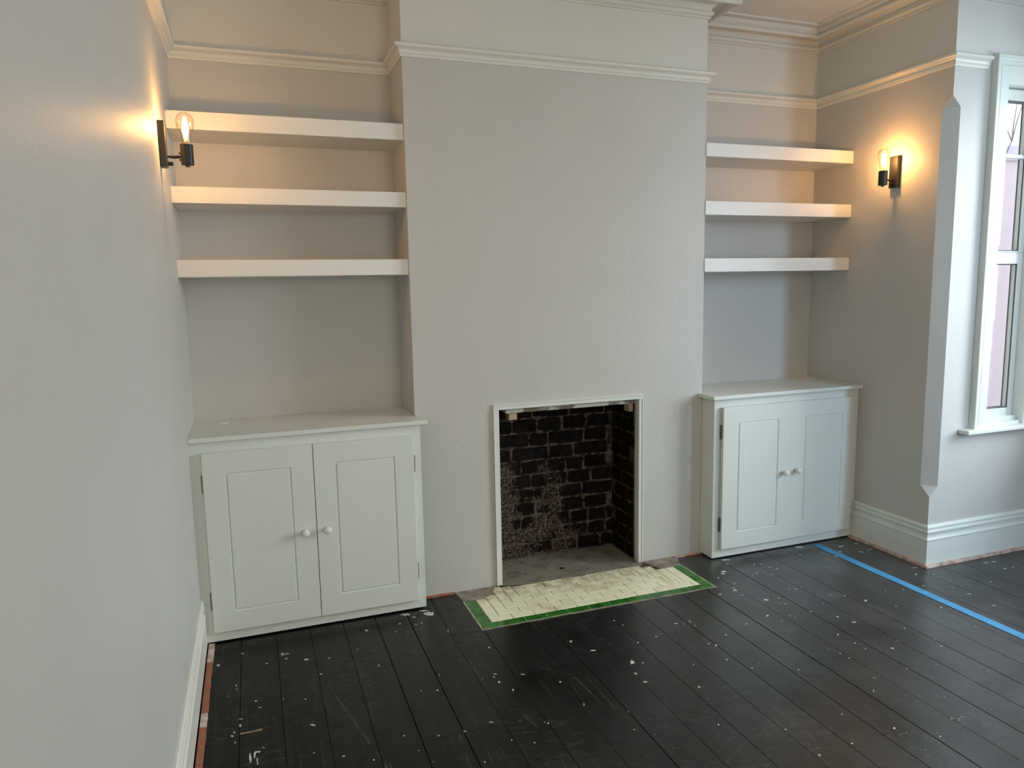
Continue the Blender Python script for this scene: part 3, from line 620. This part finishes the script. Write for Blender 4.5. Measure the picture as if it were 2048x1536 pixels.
lay(BXL, BXR - 0.004, lambda u, z: ((u, BY - 0.006, z), 0), lambda u, z: rk.random() < (0.85 if (u < 0.95 and z < 0.56) or z < 0.2 else 0.05), 21)
lay(0.056, BY - 0.012, lambda u, z: ((BXR - 0.006, u, z), -math.pi / 2), lambda u, z: rk.random() < (0.6 if u < 0.15 else 0.1), 22)
lay(0.056, BY - 0.012, lambda u, z: ((BXL + 0.006, u, z), math.pi / 2), lambda u, z: rk.random() < 0.8, 23)
# rough concrete floor of the recess, with a ragged front edge over the tiles
cp = [(0.405, BY + .005), (0.405, 0.0), (0.42, -0.006), (0.46, -0.016), (0.50, -0.026), (0.56, -0.034), (0.62, -0.044), (0.66, -0.046), (0.72, -0.044), (0.76, -0.046), (0.82, -0.050), (0.88, -0.047), (0.95, -0.043), (1.00, -0.045), (1.06, -0.042), (1.12, -0.043), (1.17, -0.041), (1.205, -0.030), (1.225, -0.020), (1.225, BY + .005)]
fpart('concrete_base', bx(0.405, 1.225, 0.0, BY + 0.005, -0.028, 0.0022), M['concrete'])
cp = [p for p in cp if p[1] <= 0.0] + [(1.225, 0.0)]
CONCRETE_LIP = cp
ash = bmesh.new(); ra = random.Random(9)
for _ in range(90):
    x, yv = ra.uniform(0.44, 1.19), ra.uniform(-0.03, 0.27); s_ = ra.uniform(0.0012, 0.0045) if _ else 0.012
    n = 6; ang = ra.random() * 3; vs = [ash.verts.new((x + s_ * (0.6 + ra.random() * .6) * math.cos(ang + 6.283 * k / n) * 1.6, yv + s_ * (0.6 + ra.random() * .6) * math.sin(ang + 6.283 * k / n), 0.0022)) for k in range(n)]
    top = ash.verts.new((x, yv, 0.0022 + s_ * 0.25))
    for k in range(n): ash.faces.new((vs[k], vs[(k + 1) % n], top))
o = fpart('soot_crumbs', ash, M['sub']); o['kind'] = 'stuff'

# ================================================================== HEARTH
hearth = thing('hearth', 'flat tiled hearth, tiles, before the fireplace', 'hearth', (0.79, -0.25, 0))
hearth['label'] = 'flat hearth of small cream tiles with a dark green tile border before the fireplace'
def hpart(name, bm, m, label=None):
    bmesh.ops.translate(bm, verts=bm.verts[:], vec=(-0.79, 0.25, 0)); return obj(name, bm, m, hearth, label)
hpart('grout_bed', bx(0.2395, 1.350, -0.3742, -0.0005, -0.028, -0.0040), M['grout'])
hpart('border_grout', prism([(HX0 - 0.003, -0.0005), (HX0 - 0.003, HY0 - 0.004), (HX1 + 0.003, HY0 - 0.004), (HX1 + 0.003, -0.0005), (1.350, -0.0005), (1.350, -0.3742), (0.2395, -0.3742), (0.2395, -0.0005)], -0.028, -0.0008), M['limegrout'])
rt = random.Random(17); GW = 0.0034
def tile(x0, x1, y0, y1, m, nm, label=None):
    if x1 - x0 < 0.008 or y1 - y0 < 0.008: return
    z = 0.0004 + rt.random() * 0.0006
    hpart(nm, bx(x0 + GW / 2, x1 - GW / 2, y0 + GW * 0.65, y1 - GW * 0.65, -0.012, z, 0.0008), m, label)
CX0, CX1, CY0, P_ = 0.2395, 1.3500, -0.3740, 0.0540
def back_edge(x):
    if x < 0.30: return -0.122
    if x < 0.345: return -0.095
    if x < 0.42: return -0.012
    if x < 0.50: return -0.028
    if x < 1.20: return -0.040
    if x < 1.26: return -0.070
    return -0.122
for k in range(4):                       # upright columns at each end, stepped like a mitre
    for side in (0, 1):
        x0 = CX0 + k * P_ if side == 0 else CX1 - (k + 1) * P_
        y0 = CY0 + (k + 1) * P_; yt = back_edge(x0 + P_ / 2); yy = y0; first = 0.108
        while yy < yt - 0.004:
            y1 = min(yy + first, yt); first = 0.108; tile(x0, x0 + P_, yy, y1, M['cream'], 'cream_tile'); yy = y1
for j in range(7):                       # stretcher rows between them
    y0 = CY0 + j * P_; a = CX0 + min(j, 4) * P_; b = CX1 - min(j, 4) * P_
    xx = a; first = 0.108 if j < 5 or j == 6 else 0.054
    while xx < b - 0.004:
        x1 = min(xx + first, b); first = 0.108; y1 = min(y0 + P_, back_edge((xx + x1) / 2))
        tile(xx, x1, y0, y1, M['cream'], 'cream_tile'); xx = x1
GB = -0.3745
xg = HX0 + 0.004
for x1 in (0.284, 0.394, 0.5015, 0.609, 0.718, 0.828, 0.937, 1.047, 1.157, 1.267, HX1 - 0.003): tile(xg, x1, HY0 + 0.004, GB, M['green'], 'green_tile'); xg = x1
for ya, yb_ in ((GB, -0.260), (-0.260, -0.152), (-0.152, -0.118)): tile(HX0 + 0.004, CX0, ya, yb_, M['green'], 'green_tile')
for ya, yb_ in ((GB, -0.345), (-0.345, -0.262), (-0.262, -0.190), (-0.190, -0.118)): tile(CX1, HX1 - 0.003, ya, yb_, M['green'], 'green_tile')
hpart('concrete_lip', prism(CONCRETE_LIP, -0.0028, 0.0021), M['concrete'])
# bare mortar where the hearth meets the wall
mp_l = [(0.168, -0.0005), (0.172, -0.040), (0.178, -0.116), (0.235, -0.124), (0.290, -0.120), (0.315, -0.104), (0.340, -0.090), (0.352, -0.060), (0.372, -0.020), (0.388, -0.0005)]
mp_r = [(1.230, -0.0005), (1.238, -0.030), (1.262, -0.092), (1.275, -0.112), (1.33, -0.118), (1.395, -0.112), (1.410, -0.085), (1.430, -0.050), (1.440, -0.0005)]
hpart('bare_mortar', prism(mp_l, -0.026, 0.0025, 0.001), M['mortarlight']); hpart('bare_mortar', prism(mp_r, -0.026, 0.0025, 0.001), M['mortarlight'])
hpart('mortar_lip', rough_box(HX0 - 0.004, HX1 + 0.006, HY0 - 0.006, HY0 + 0.005, -0.02, 0.0008, 0.0022, 40, 3), M['mortarlight'])

# ================================================================== TAPE, PAINT MARKS
bm = bmesh.new()
ys_ = [-0.150 - 0.16 * k for k in range(26)]; rz = random.Random(2)
L_ = [(2.263 + 0.0015 * (rz.random() - .5), y_) for y_ in ys_]; R_ = [(2.3125 + 0.0015 * (rz.random() - .5), y_) for y_ in ys_]
L_[0] = (2.262, -0.158); R_[0] = (2.310, -0.146)
vt = [[bm.verts.new((x, y_, z)) for (x, y_) in S] for S in (L_, R_) for z in (0.0, 0.0008)]
for k in range(len(ys_) - 1):
    bm.faces.new((vt[1][k], vt[1][k + 1], vt[3][k + 1], vt[3][k])); bm.faces.new((vt[0][k], vt[0][k + 1], vt[2][k + 1], vt[2][k]))
    bm.faces.new((vt[0][k], vt[0][k + 1], vt[1][k + 1], vt[1][k])); bm.faces.new((vt[2][k], vt[2][k + 1], vt[3][k + 1], vt[3][k]))
tag(obj('masking_tape', bm, M['tape']), 'long strip of bright blue masking tape stuck to the black floor', 'tape')
SPL = [(-0.8245,-0.247,0.0067,-0.0027,0.0,-0.0079),(-0.9164,-0.3151,0.0056,-0.0023,0.0005,-0.0126),(-0.6552,-0.315,0.0144,-0.0058,-0.0003,-0.0069),(-0.575,-0.4017,0.0094,-0.0038,-0.0004,-0.0057),(-0.6675,-0.3276,0.0038,-0.0015,-0.0002,-0.0042),(-0.5302,-0.5437,0.0054,-0.0021,-0.0004,-0.0045),(-0.8451,-0.5059,0.0035,-0.0014,0.0001,-0.0059),(-0.8429,-0.5362,0.0017,-0.0007,0.0002,-0.0124),(-0.7743,-0.6483,0.0058,-0.0023,0.0,-0.0028),(-0.7612,-0.6975,0.0057,-0.0023,0.0,-0.0026),(-0.827,-0.7479,0.0082,-0.0032,0.0,-0.0019),(-0.8279,-0.7892,0.0045,-0.0018,0.0001,-0.0086),(-0.8533,-0.8449,0.005,-0.002,0.0001,-0.0064),(-0.8465,-0.8258,0.0035,-0.0014,0.0001,-0.006),(-0.8423,-0.8866,0.0022,-0.0008,0.0001,-0.0074),(-0.5889,-0.8805,0.0106,-0.0042,-0.0004,-0.0047),(-0.7946,-0.9876,0.0039,-0.0015,0.0,-0.0288),(-0.7807,-0.977,0.0037,-0.0014,-0.0001,-0.0186),(-0.7729,-1.0145,0.0027,-0.0011,-0.0002,-0.0207),(-0.7724,-0.9667,0.0091,-0.0036,0.0,-0.0054),(-0.7537,-0.9494,0.0046,-0.0018,-0.0001,-0.0027),(-0.5072,-1.095,0.0051,-0.002,-0.0005,-0.004),(-0.597,-1.041,0.003,-0.0012,-0.0002,-0.0021),(-0.3662,-0.3957,0.0027,-0.0011,-0.0006,-0.0042),(-0.6002,-0.7036,0.0024,-0.001,-0.0003,-0.0041),(-0.6789,-0.6738,0.0017,-0.0007,-0.0002,-0.0034),(-0.7305,-0.373,0.0057,-0.0023,0.0,-0.0025),(-0.8709,-0.5752,0.0021,-0.0008,0.0,-0.0021),(-0.4862,-0.4262,0.0075,-0.003,-0.0003,-0.0025),(-0.6535,-0.3634,0.0057,-0.0022,-0.0002,-0.0033),(-0.3041,-0.5621,0.0026,-0.0011,-0.0014,-0.0084),(0.1079,-0.8597,0.0049,-0.002,-0.0022,-0.0066),(0.1401,-0.9311,0.0031,-0.0012,-0.0028,-0.0075),(0.102,-0.818,0.0046,-0.0019,-0.0011,-0.0034),(0.1124,-0.799,0.0079,-0.0031,-0.0008,-0.0024),(0.2118,-0.8403,0.0072,-0.0028,-0.001,-0.0027),(0.1825,-1.1729,0.0035,-0.0014,-0.0016,-0.0037),(-0.0011,-1.0943,0.0074,-0.0029,-0.0008,-0.0024),(-0.3011,-1.0595,0.004,-0.0016,-0.0007,-0.0033),(0.034,-0.3783,0.002,-0.0008,-0.0043,-0.0161),(-0.0583,-0.2597,0.0037,-0.0015,-0.0011,-0.0048),(-0.1271,-0.8269,0.0042,-0.0017,-0.0009,-0.004),(-0.1846,-0.8069,0.002,-0.0008,-0.0009,-0.004),(-0.0934,-0.7238,0.0025,-0.001,-0.0007,-0.0028),(-0.087,-1.2902,0.0026,-0.001,-0.0011,-0.0032),(0.0312,-1.2162,0.0028,-0.001,-0.001,-0.0029),(0.0981,-1.2565,0.003,-0.0012,-0.001,-0.0024),(0.3284,-0.9461,0.0038,-0.0015,-0.002,-0.0044),(0.157,-0.5885,0.0038,-0.0015,-0.0021,-0.0063),(0.0957,-1.1233,0.0016,-0.0006,-0.001,-0.0027),(0.1736,-1.1633,0.0019,-0.0007,-0.0011,-0.0026),(-0.1532,-0.2295,0.0071,-0.0029,-0.0005,-0.0029),(-0.0863,-0.2639,0.0037,-0.0015,-0.0008,-0.0038),(-0.1841,-0.298,0.0032,-0.0013,-0.0005,-0.0028),(-0.1017,-1.1106,0.0056,-0.0022,-0.0008,-0.0027),(-0.1906,-1.1019,0.0031,-0.0012,-0.0007,-0.0026),(-0.2721,-1.1568,0.003,-0.0011,-0.0004,-0.0015),(-0.4182,-1.1495,0.0038,-0.0015,-0.0005,-0.0029),(0.0558,-0.8125,0.0014,-0.0006,-0.0017,-0.0054),(0.6553,-0.9177,0.0084,-0.0034,-0.0075,-0.0134),(0.6249,-0.9991,0.0063,-0.0025,-0.0025,-0.0044),(0.6293,-1.0661,0.0093,-0.0037,-0.0024,-0.0042),(0.4989,-0.6696,0.0054,-0.0022,-0.0043,-0.0094),(0.551,-0.7754,0.0112,-0.0046,-0.0022,-0.0044),(0.3474,-1.115,0.0016,-0.0007,-0.0061,-0.0129),(1.0477,-0.9291,0.0057,-0.0023,-0.0054,-0.0077),(0.7578,-0.7851,0.0042,-0.0017,-0.0026,-0.0044),(0.7984,-1.1715,0.0047,-0.0019,-0.0035,-0.0051),(1.07,-1.1339,0.0039,-0.0016,-0.0028,-0.0036),(1.0181,-1.0425,0.0047,-0.0019,-0.0029,-0.0038),(1.1427,-0.8675,0.0039,-0.0016,-0.0038,-0.0052),(0.8576,-0.7694,0.0058,-0.0024,-0.0019,-0.0031),(1.0026,-0.6953,0.0088,-0.0036,-0.0021,-0.0032),(1.0712,-0.6995,0.0041,-0.0016,-0.0032,-0.0049),(0.7236,-1.3968,0.0031,-0.0012,-0.0021,-0.0028),(0.6922,-0.9391,0.0054,-0.0022,-0.0015,-0.0026),(0.8716,-1.0272,0.0032,-0.0013,-0.0021,-0.0032),(0.442,-1.3155,0.0037,-0.0015,-0.0013,-0.0022),(0.6252,-1.2072,0.0016,-0.0006,-0.0017,-0.0027),(0.4736,-1.2141,0.0019,-0.0008,-0.0012,-0.0021),(0.4932,-1.3638,0.0016,-0.0006,-0.0011,-0.0018),(0.5089,-1.4516,0.0017,-0.0007,-0.0011,-0.0017),(0.7098,-1.4776,0.0018,-0.0007,-0.0014,-0.0019),(0.7848,-1.2468,0.0015,-0.0006,-0.0015,-0.0021),(1.0311,-0.714,0.0024,-0.0009,-0.0021,-0.0032),(1.0702,-0.743,0.0044,-0.0018,-0.0022,-0.0032),(1.0283,-0.9051,0.0035,-0.0014,-0.0024,-0.0035),(0.775,-0.6203,0.0032,-0.0013,-0.0023,-0.0041),(0.7598,-0.5657,0.0033,-0.0014,-0.0018,-0.0035),(1.1194,-1.116,0.0018,-0.0007,-0.002,-0.0024),(1.2612,-1.6303,0.0046,-0.0018,-0.0043,-0.0039),(1.0663,-1.6424,0.0041,-0.0016,-0.0035,-0.0035),(0.9251,-1.6497,0.004,-0.0015,-0.0036,-0.0039),(1.3652,-1.7196,0.0038,-0.0015,-0.0041,-0.0034),(1.8932,-1.1077,0.0024,-0.001,-0.0067,-0.006),(1.5843,-1.044,0.0044,-0.0018,-0.0042,-0.0043),(1.1616,-1.5021,0.004,-0.0016,-0.0028,-0.0029),(1.8997,-1.2806,0.0061,-0.0024,-0.0036,-0.003),(1.9294,-1.2238,0.0024,-0.0009,-0.0066,-0.0055),(1.7014,-1.2186,0.0066,-0.0027,-0.0033,-0.0031),(1.4887,-1.6614,0.0027,-0.0011,-0.0046,-0.0037),(1.5122,-1.6707,0.0027,-0.0011,-0.0033,-0.0026),(1.5298,-1.666,0.0047,-0.0018,-0.0016,-0.0013),(1.38,-1.4308,0.0016,-0.0007,-0.0118,-0.0113),(1.6653,-1.6701,0.0028,-0.0011,-0.0028,-0.0021),(1.2286,-1.2101,0.004,-0.0016,-0.002,-0.0022),(1.5763,-1.71,0.0028,-0.001,-0.002,-0.0015),(1.6235,-1.3601,0.0031,-0.0013,-0.0027,-0.0024),(1.4801,-1.2144,0.0032,-0.0012,-0.003,-0.003),(1.4743,-1.1713,0.0032,-0.0013,-0.003,-0.0031),(1.4598,-1.1259,0.0018,-0.0007,-0.0023,-0.0024),(1.5978,-1.1814,0.0042,-0.0017,-0.0024,-0.0023),(1.5944,-1.1292,0.0038,-0.0015,-0.0033,-0.0033),(1.7744,-1.1799,0.0024,-0.001,-0.003,-0.0028),(1.4529,-1.364,0.0056,-0.0023,-0.0018,-0.0017),(0.9177,-1.5023,0.0038,-0.0015,-0.0019,-0.0022),(1.585,-1.5536,0.002,-0.0008,-0.0021,-0.0017),(1.7508,-1.3819,0.0022,-0.0009,-0.0024,-0.0021),(1.3711,-1.7017,0.0018,-0.0007,-0.002,-0.0017),(1.2779,-1.6649,0.0019,-0.0008,-0.002,-0.0018),(1.259,-1.7525,0.0016,-0.0007,-0.0019,-0.0016),(1.8901,-1.4894,0.0021,-0.0009,-0.0026,-0.0019),(1.5018,-1.6767,0.0019,-0.0007,-0.002,-0.0015),(2.1693,-0.1453,0.0216,-0.0091,-0.012,-0.0137),(1.4654,-0.5023,0.0101,-0.0042,-0.0073,-0.0098),(1.5347,-0.6444,0.0112,-0.0046,-0.0074,-0.009),(1.5562,-0.2805,0.012,-0.005,-0.0054,-0.0074),(1.5374,-0.3028,0.0099,-0.0041,-0.0034,-0.0046),(1.4281,-0.784,0.0059,-0.0024,-0.0061,-0.0075),(1.8393,-0.3588,0.0064,-0.0026,-0.0046,-0.0054),(1.8185,-0.3253,0.0068,-0.0028,-0.0031,-0.0037),(1.6388,-0.2052,0.0078,-0.0032,-0.0036,-0.0049),(1.6672,-0.1468,0.0228,-0.0095,-0.0045,-0.0061),(2.3984,-0.227,0.015,-0.0063,-0.008,-0.0082),(2.3323,-0.2889,0.0084,-0.0035,-0.0039,-0.004),(2.2143,-0.2769,0.0021,-0.0009,-0.011,-0.0118),(2.0898,-0.2454,0.0046,-0.0019,-0.0035,-0.004),(2.2555,-0.3349,0.0071,-0.003,-0.0046,-0.0048),(1.3702,-0.5127,0.0093,-0.0038,-0.0035,-0.0048),(1.4642,-0.5585,0.0067,-0.0028,-0.0024,-0.0032),(1.7028,-0.3629,0.0051,-0.0022,-0.0033,-0.0041),(1.6729,-0.3708,0.0036,-0.0015,-0.0028,-0.0036),(1.5887,-0.7159,0.0068,-0.0028,-0.0019,-0.0022),(1.638,-0.8264,0.0056,-0.0022,-0.0025,-0.0027),(1.4533,-0.8505,0.0051,-0.002,-0.0025,-0.0029),(1.2902,-0.8148,0.0038,-0.0015,-0.0045,-0.0059),(1.7115,-0.911,0.0058,-0.0024,-0.0031,-0.0032),(1.7362,-0.9802,0.0074,-0.003,-0.0049,-0.0049),(1.9118,-0.7482,0.004,-0.0017,-0.0036,-0.0037),(1.7703,-0.2573,0.0049,-0.0021,-0.0038,-0.0048),(1.8073,-0.2689,0.0061,-0.0025,-0.0031,-0.0038),(1.477,-0.477,0.0056,-0.0024,-0.0031,-0.0042),(1.7657,-0.4057,0.0047,-0.0019,-0.0029,-0.0035),(1.7174,-0.5888,0.0053,-0.0022,-0.002,-0.0024),(1.7492,-0.6019,0.006,-0.0024,-0.0027,-0.0031),(1.7854,-0.5985,0.0034,-0.0014,-0.0021,-0.0023),(1.8478,-0.7169,0.0025,-0.001,-0.0028,-0.0029),(1.8545,-0.7248,0.0029,-0.0012,-0.0028,-0.0029),(1.4829,-0.3392,0.0039,-0.0017,-0.0039,-0.0054),(1.8252,-0.5388,0.0023,-0.001,-0.0029,-0.0033),(1.5232,-0.8227,0.0031,-0.0013,-0.0026,-0.003),(1.5329,-0.8464,0.0034,-0.0014,-0.0023,-0.0027),(1.5643,-0.7021,0.0025,-0.001,-0.0025,-0.0029),(1.7512,-0.7824,0.0029,-0.0011,-0.0026,-0.0028),(1.5154,-0.4324,0.005,-0.0021,-0.0019,-0.0026),(1.581,-0.5413,0.0026,-0.0011,-0.0019,-0.0024),(1.6023,-0.654,0.0029,-0.0012,-0.0026,-0.003),(1.9604,-0.8296,0.0073,-0.003,-0.0059,-0.0057),(2.4402,-0.6871,0.0059,-0.0025,-0.0047,-0.0041),(2.3548,-0.8057,0.0034,-0.0014,-0.0053,-0.0045),(2.9275,-0.8034,0.0067,-0.0028,-0.0066,-0.0048),(2.7008,-0.8943,0.0038,-0.0015,-0.0059,-0.0043),(2.4701,-0.958,0.011,-0.0045,-0.0031,-0.0024),(2.2177,-1.0159,0.006,-0.0024,-0.0035,-0.0029),(2.223,-0.8042,0.0033,-0.0014,-0.0034,-0.003),(2.456,-1.0918,0.0082,-0.0034,-0.0034,-0.0025),(1.8913,-1.1081,0.0023,-0.001,-0.0066,-0.0059),(2.5072,-0.2268,0.0142,-0.006,-0.0037,-0.0038),(2.4301,-0.3339,0.0086,-0.0036,-0.003,-0.0029),(2.4359,-0.3462,0.0064,-0.0027,-0.0025,-0.0025),(2.4864,-0.336,0.0065,-0.0027,-0.0031,-0.003),(2.515,-0.3263,0.0065,-0.0028,-0.0026,-0.0026),(2.9106,-0.7111,0.0183,-0.0077,-0.0028,-0.0021),(2.9618,-0.7155,0.0102,-0.0042,-0.0034,-0.0025),(2.5202,-0.7238,0.0035,-0.0015,-0.0029,-0.0025),(2.4697,-0.8751,0.003,-0.0012,-0.0036,-0.0029),(2.521,-0.8775,0.0031,-0.0012,-0.0027,-0.0022),(2.6005,-0.9212,0.0038,-0.0016,-0.0028,-0.0022),(2.1341,-0.7806,0.003,-0.0013,-0.0033,-0.003),(2.039,-0.9294,0.0036,-0.0014,-0.003,-0.0027),(2.1909,-1.2081,0.004,-0.0017,-0.0026,-0.002),(2.9841,-0.8056,0.004,-0.0017,-0.0033,-0.0024),(2.6242,-0.849,0.0027,-0.0011,-0.0029,-0.0022),(2.3572,-0.6078,0.002,-0.0008,-0.0037,-0.0034),(-0.0056,-0.179,0.0207,-0.0084,-0.0053,-0.0225),(-0.1108,-0.1457,0.0206,-0.0084,-0.0025,-0.0122),(-0.0208,-0.1401,0.0208,-0.0085,-0.0014,-0.0062),(-0.6592,-0.3152,0.0167,-0.0067,-0.0004,-0.009),(-0.8246,-0.2457,0.006,-0.0024,0.0,-0.0069),(-0.0796,-0.1867,0.0088,-0.0036,-0.0011,-0.0051),(-0.3055,-0.2388,0.0085,-0.0035,-0.0008,-0.0057)]
bm = bmesh.new(); rs = random.Random(31)
for (x, y_, ax, ay, bx_, by_) in SPL:
    n = 11; ph = rs.random() * 6; vs = []; k1, k2 = rs.uniform(.1, .3), rs.uniform(.1, .25)
    for k in range(n):
        a = 2 * math.pi * k / n; rr_ = 0.92 + k1 * math.sin(2 * a + ph) * .7 + k2 * math.sin(5 * a + ph * 2) * .9 + rs.uniform(-.22, .22)
        u, v_ = math.cos(a) * rr_, math.sin(a) * rr_; vs.append((x + ax * u + bx_ * v_, y_ + ay * u + by_ * v_))
    lo = [bm.verts.new((p, q, -0.0015)) for p, q in vs]; hi = [bm.verts.new((x + (p - x) * .9, y_ + (q - y_) * .9, 0.0006)) for p, q in vs]
    bm.faces.new(hi)
    for k in range(n): bm.faces.new((lo[k], lo[(k + 1) % n], hi[(k + 1) % n], hi[k]))
o = obj('paint_spots', bm, M['splat'], floor); o['kind'] = 'stuff'; o['label'] = 'dried white paint drips and flecks'
obj('bare_scratch', rough_box(-0.828, -0.755, -0.846, -0.838, -0.001, 0.0006, 0.002, 9, 5), M['scratch'], floor, 'scratch down to bare wood')

# ================================================================== OUTSIDE the window
tag(obj('ground_outside', bx(3.65, 30, -12, 30, -0.6, -0.5), M['ground']), 'paved ground outside the window', 'ground', 'structure')
def garden_wall():
    r = thing('rendered_wall', 'pale pink rendered wall outside the narrow window', 'wall', (9, 3.1, -0.5)); 
    obj('wall_face', bx(-5.6, 8, 0, 0.3, 0, 3.42), M['pink'], r); obj('coping', bx(-5.65, 8.05, -0.04, 0.34, 3.42, 3.49, 0.01), M['window'], r)
garden_wall()
def house(x, y, w, d, h, label):
    r = thing('house', label, 'house', (x, y, -0.5)); obj('wall', bx(0, w, 0, d, 0, h), M['redhouse'], r)
    bm = bmesh.new(); a = [bm.verts.new(v) for v in ((-.2, -.2, h), (w + .2, -.2, h), (w + .2, d + .2, h), (-.2, d + .2, h), (-.2, d / 2, h + 1.1), (w + .2, d / 2, h + 1.1))]
    for f in ((0, 1, 5, 4), (2, 3, 4, 5), (0, 4, 3), (1, 2, 5), (0, 3, 2, 1)): bm.faces.new([a[i] for i in f])
    obj('roof', bm, M['slate'], r)
    for k in range(4):
        wf = obj('window', bx(w * (.12 + .22 * k), w * (.12 + .22 * k) + 0.9, -0.05, 0.02, h - 1.9, h - 0.6), M['window'], r)
        obj('pane', bx(w * (.12 + .22 * k) + .08, w * (.12 + .22 * k) + 0.82, -0.055, -0.045, h - 1.82, h - 0.68), M['slate'], wf)
house(9.5, 9.5, 13, 5, 4.7, 'brick house with slate roof beyond the pink wall')
tr = thing('bare_tree', 'bare leafless tree rising beyond the pink wall', 'tree', (13.2, 7.0, -0.5))
bm = bmesh.new(); rt2 = random.Random(4)
def branch(p, d, ln, r, lv):
    q = p + d * ln; tube(bm, [p, (p + q) / 2 + Vector((rt2.uniform(-.05, .05), rt2.uniform(-.05, .05), 0)) * ln, q], [r, r * .8, r * .6], 5)
    if lv:
        for _ in range(3 if lv > 1 else 4):
            nd = (d + Vector((rt2.uniform(-.8, .8), rt2.uniform(-.8, .8), rt2.uniform(-.2, .5)))).normalized(); branch(q, nd, ln * .68, r * .6, lv - 1)
branch(Vector((0, 0, 0)), Vector((0, 0, 1)), 2.3, 0.06, 5)
obj('branches', bm, M['bark'], tr)
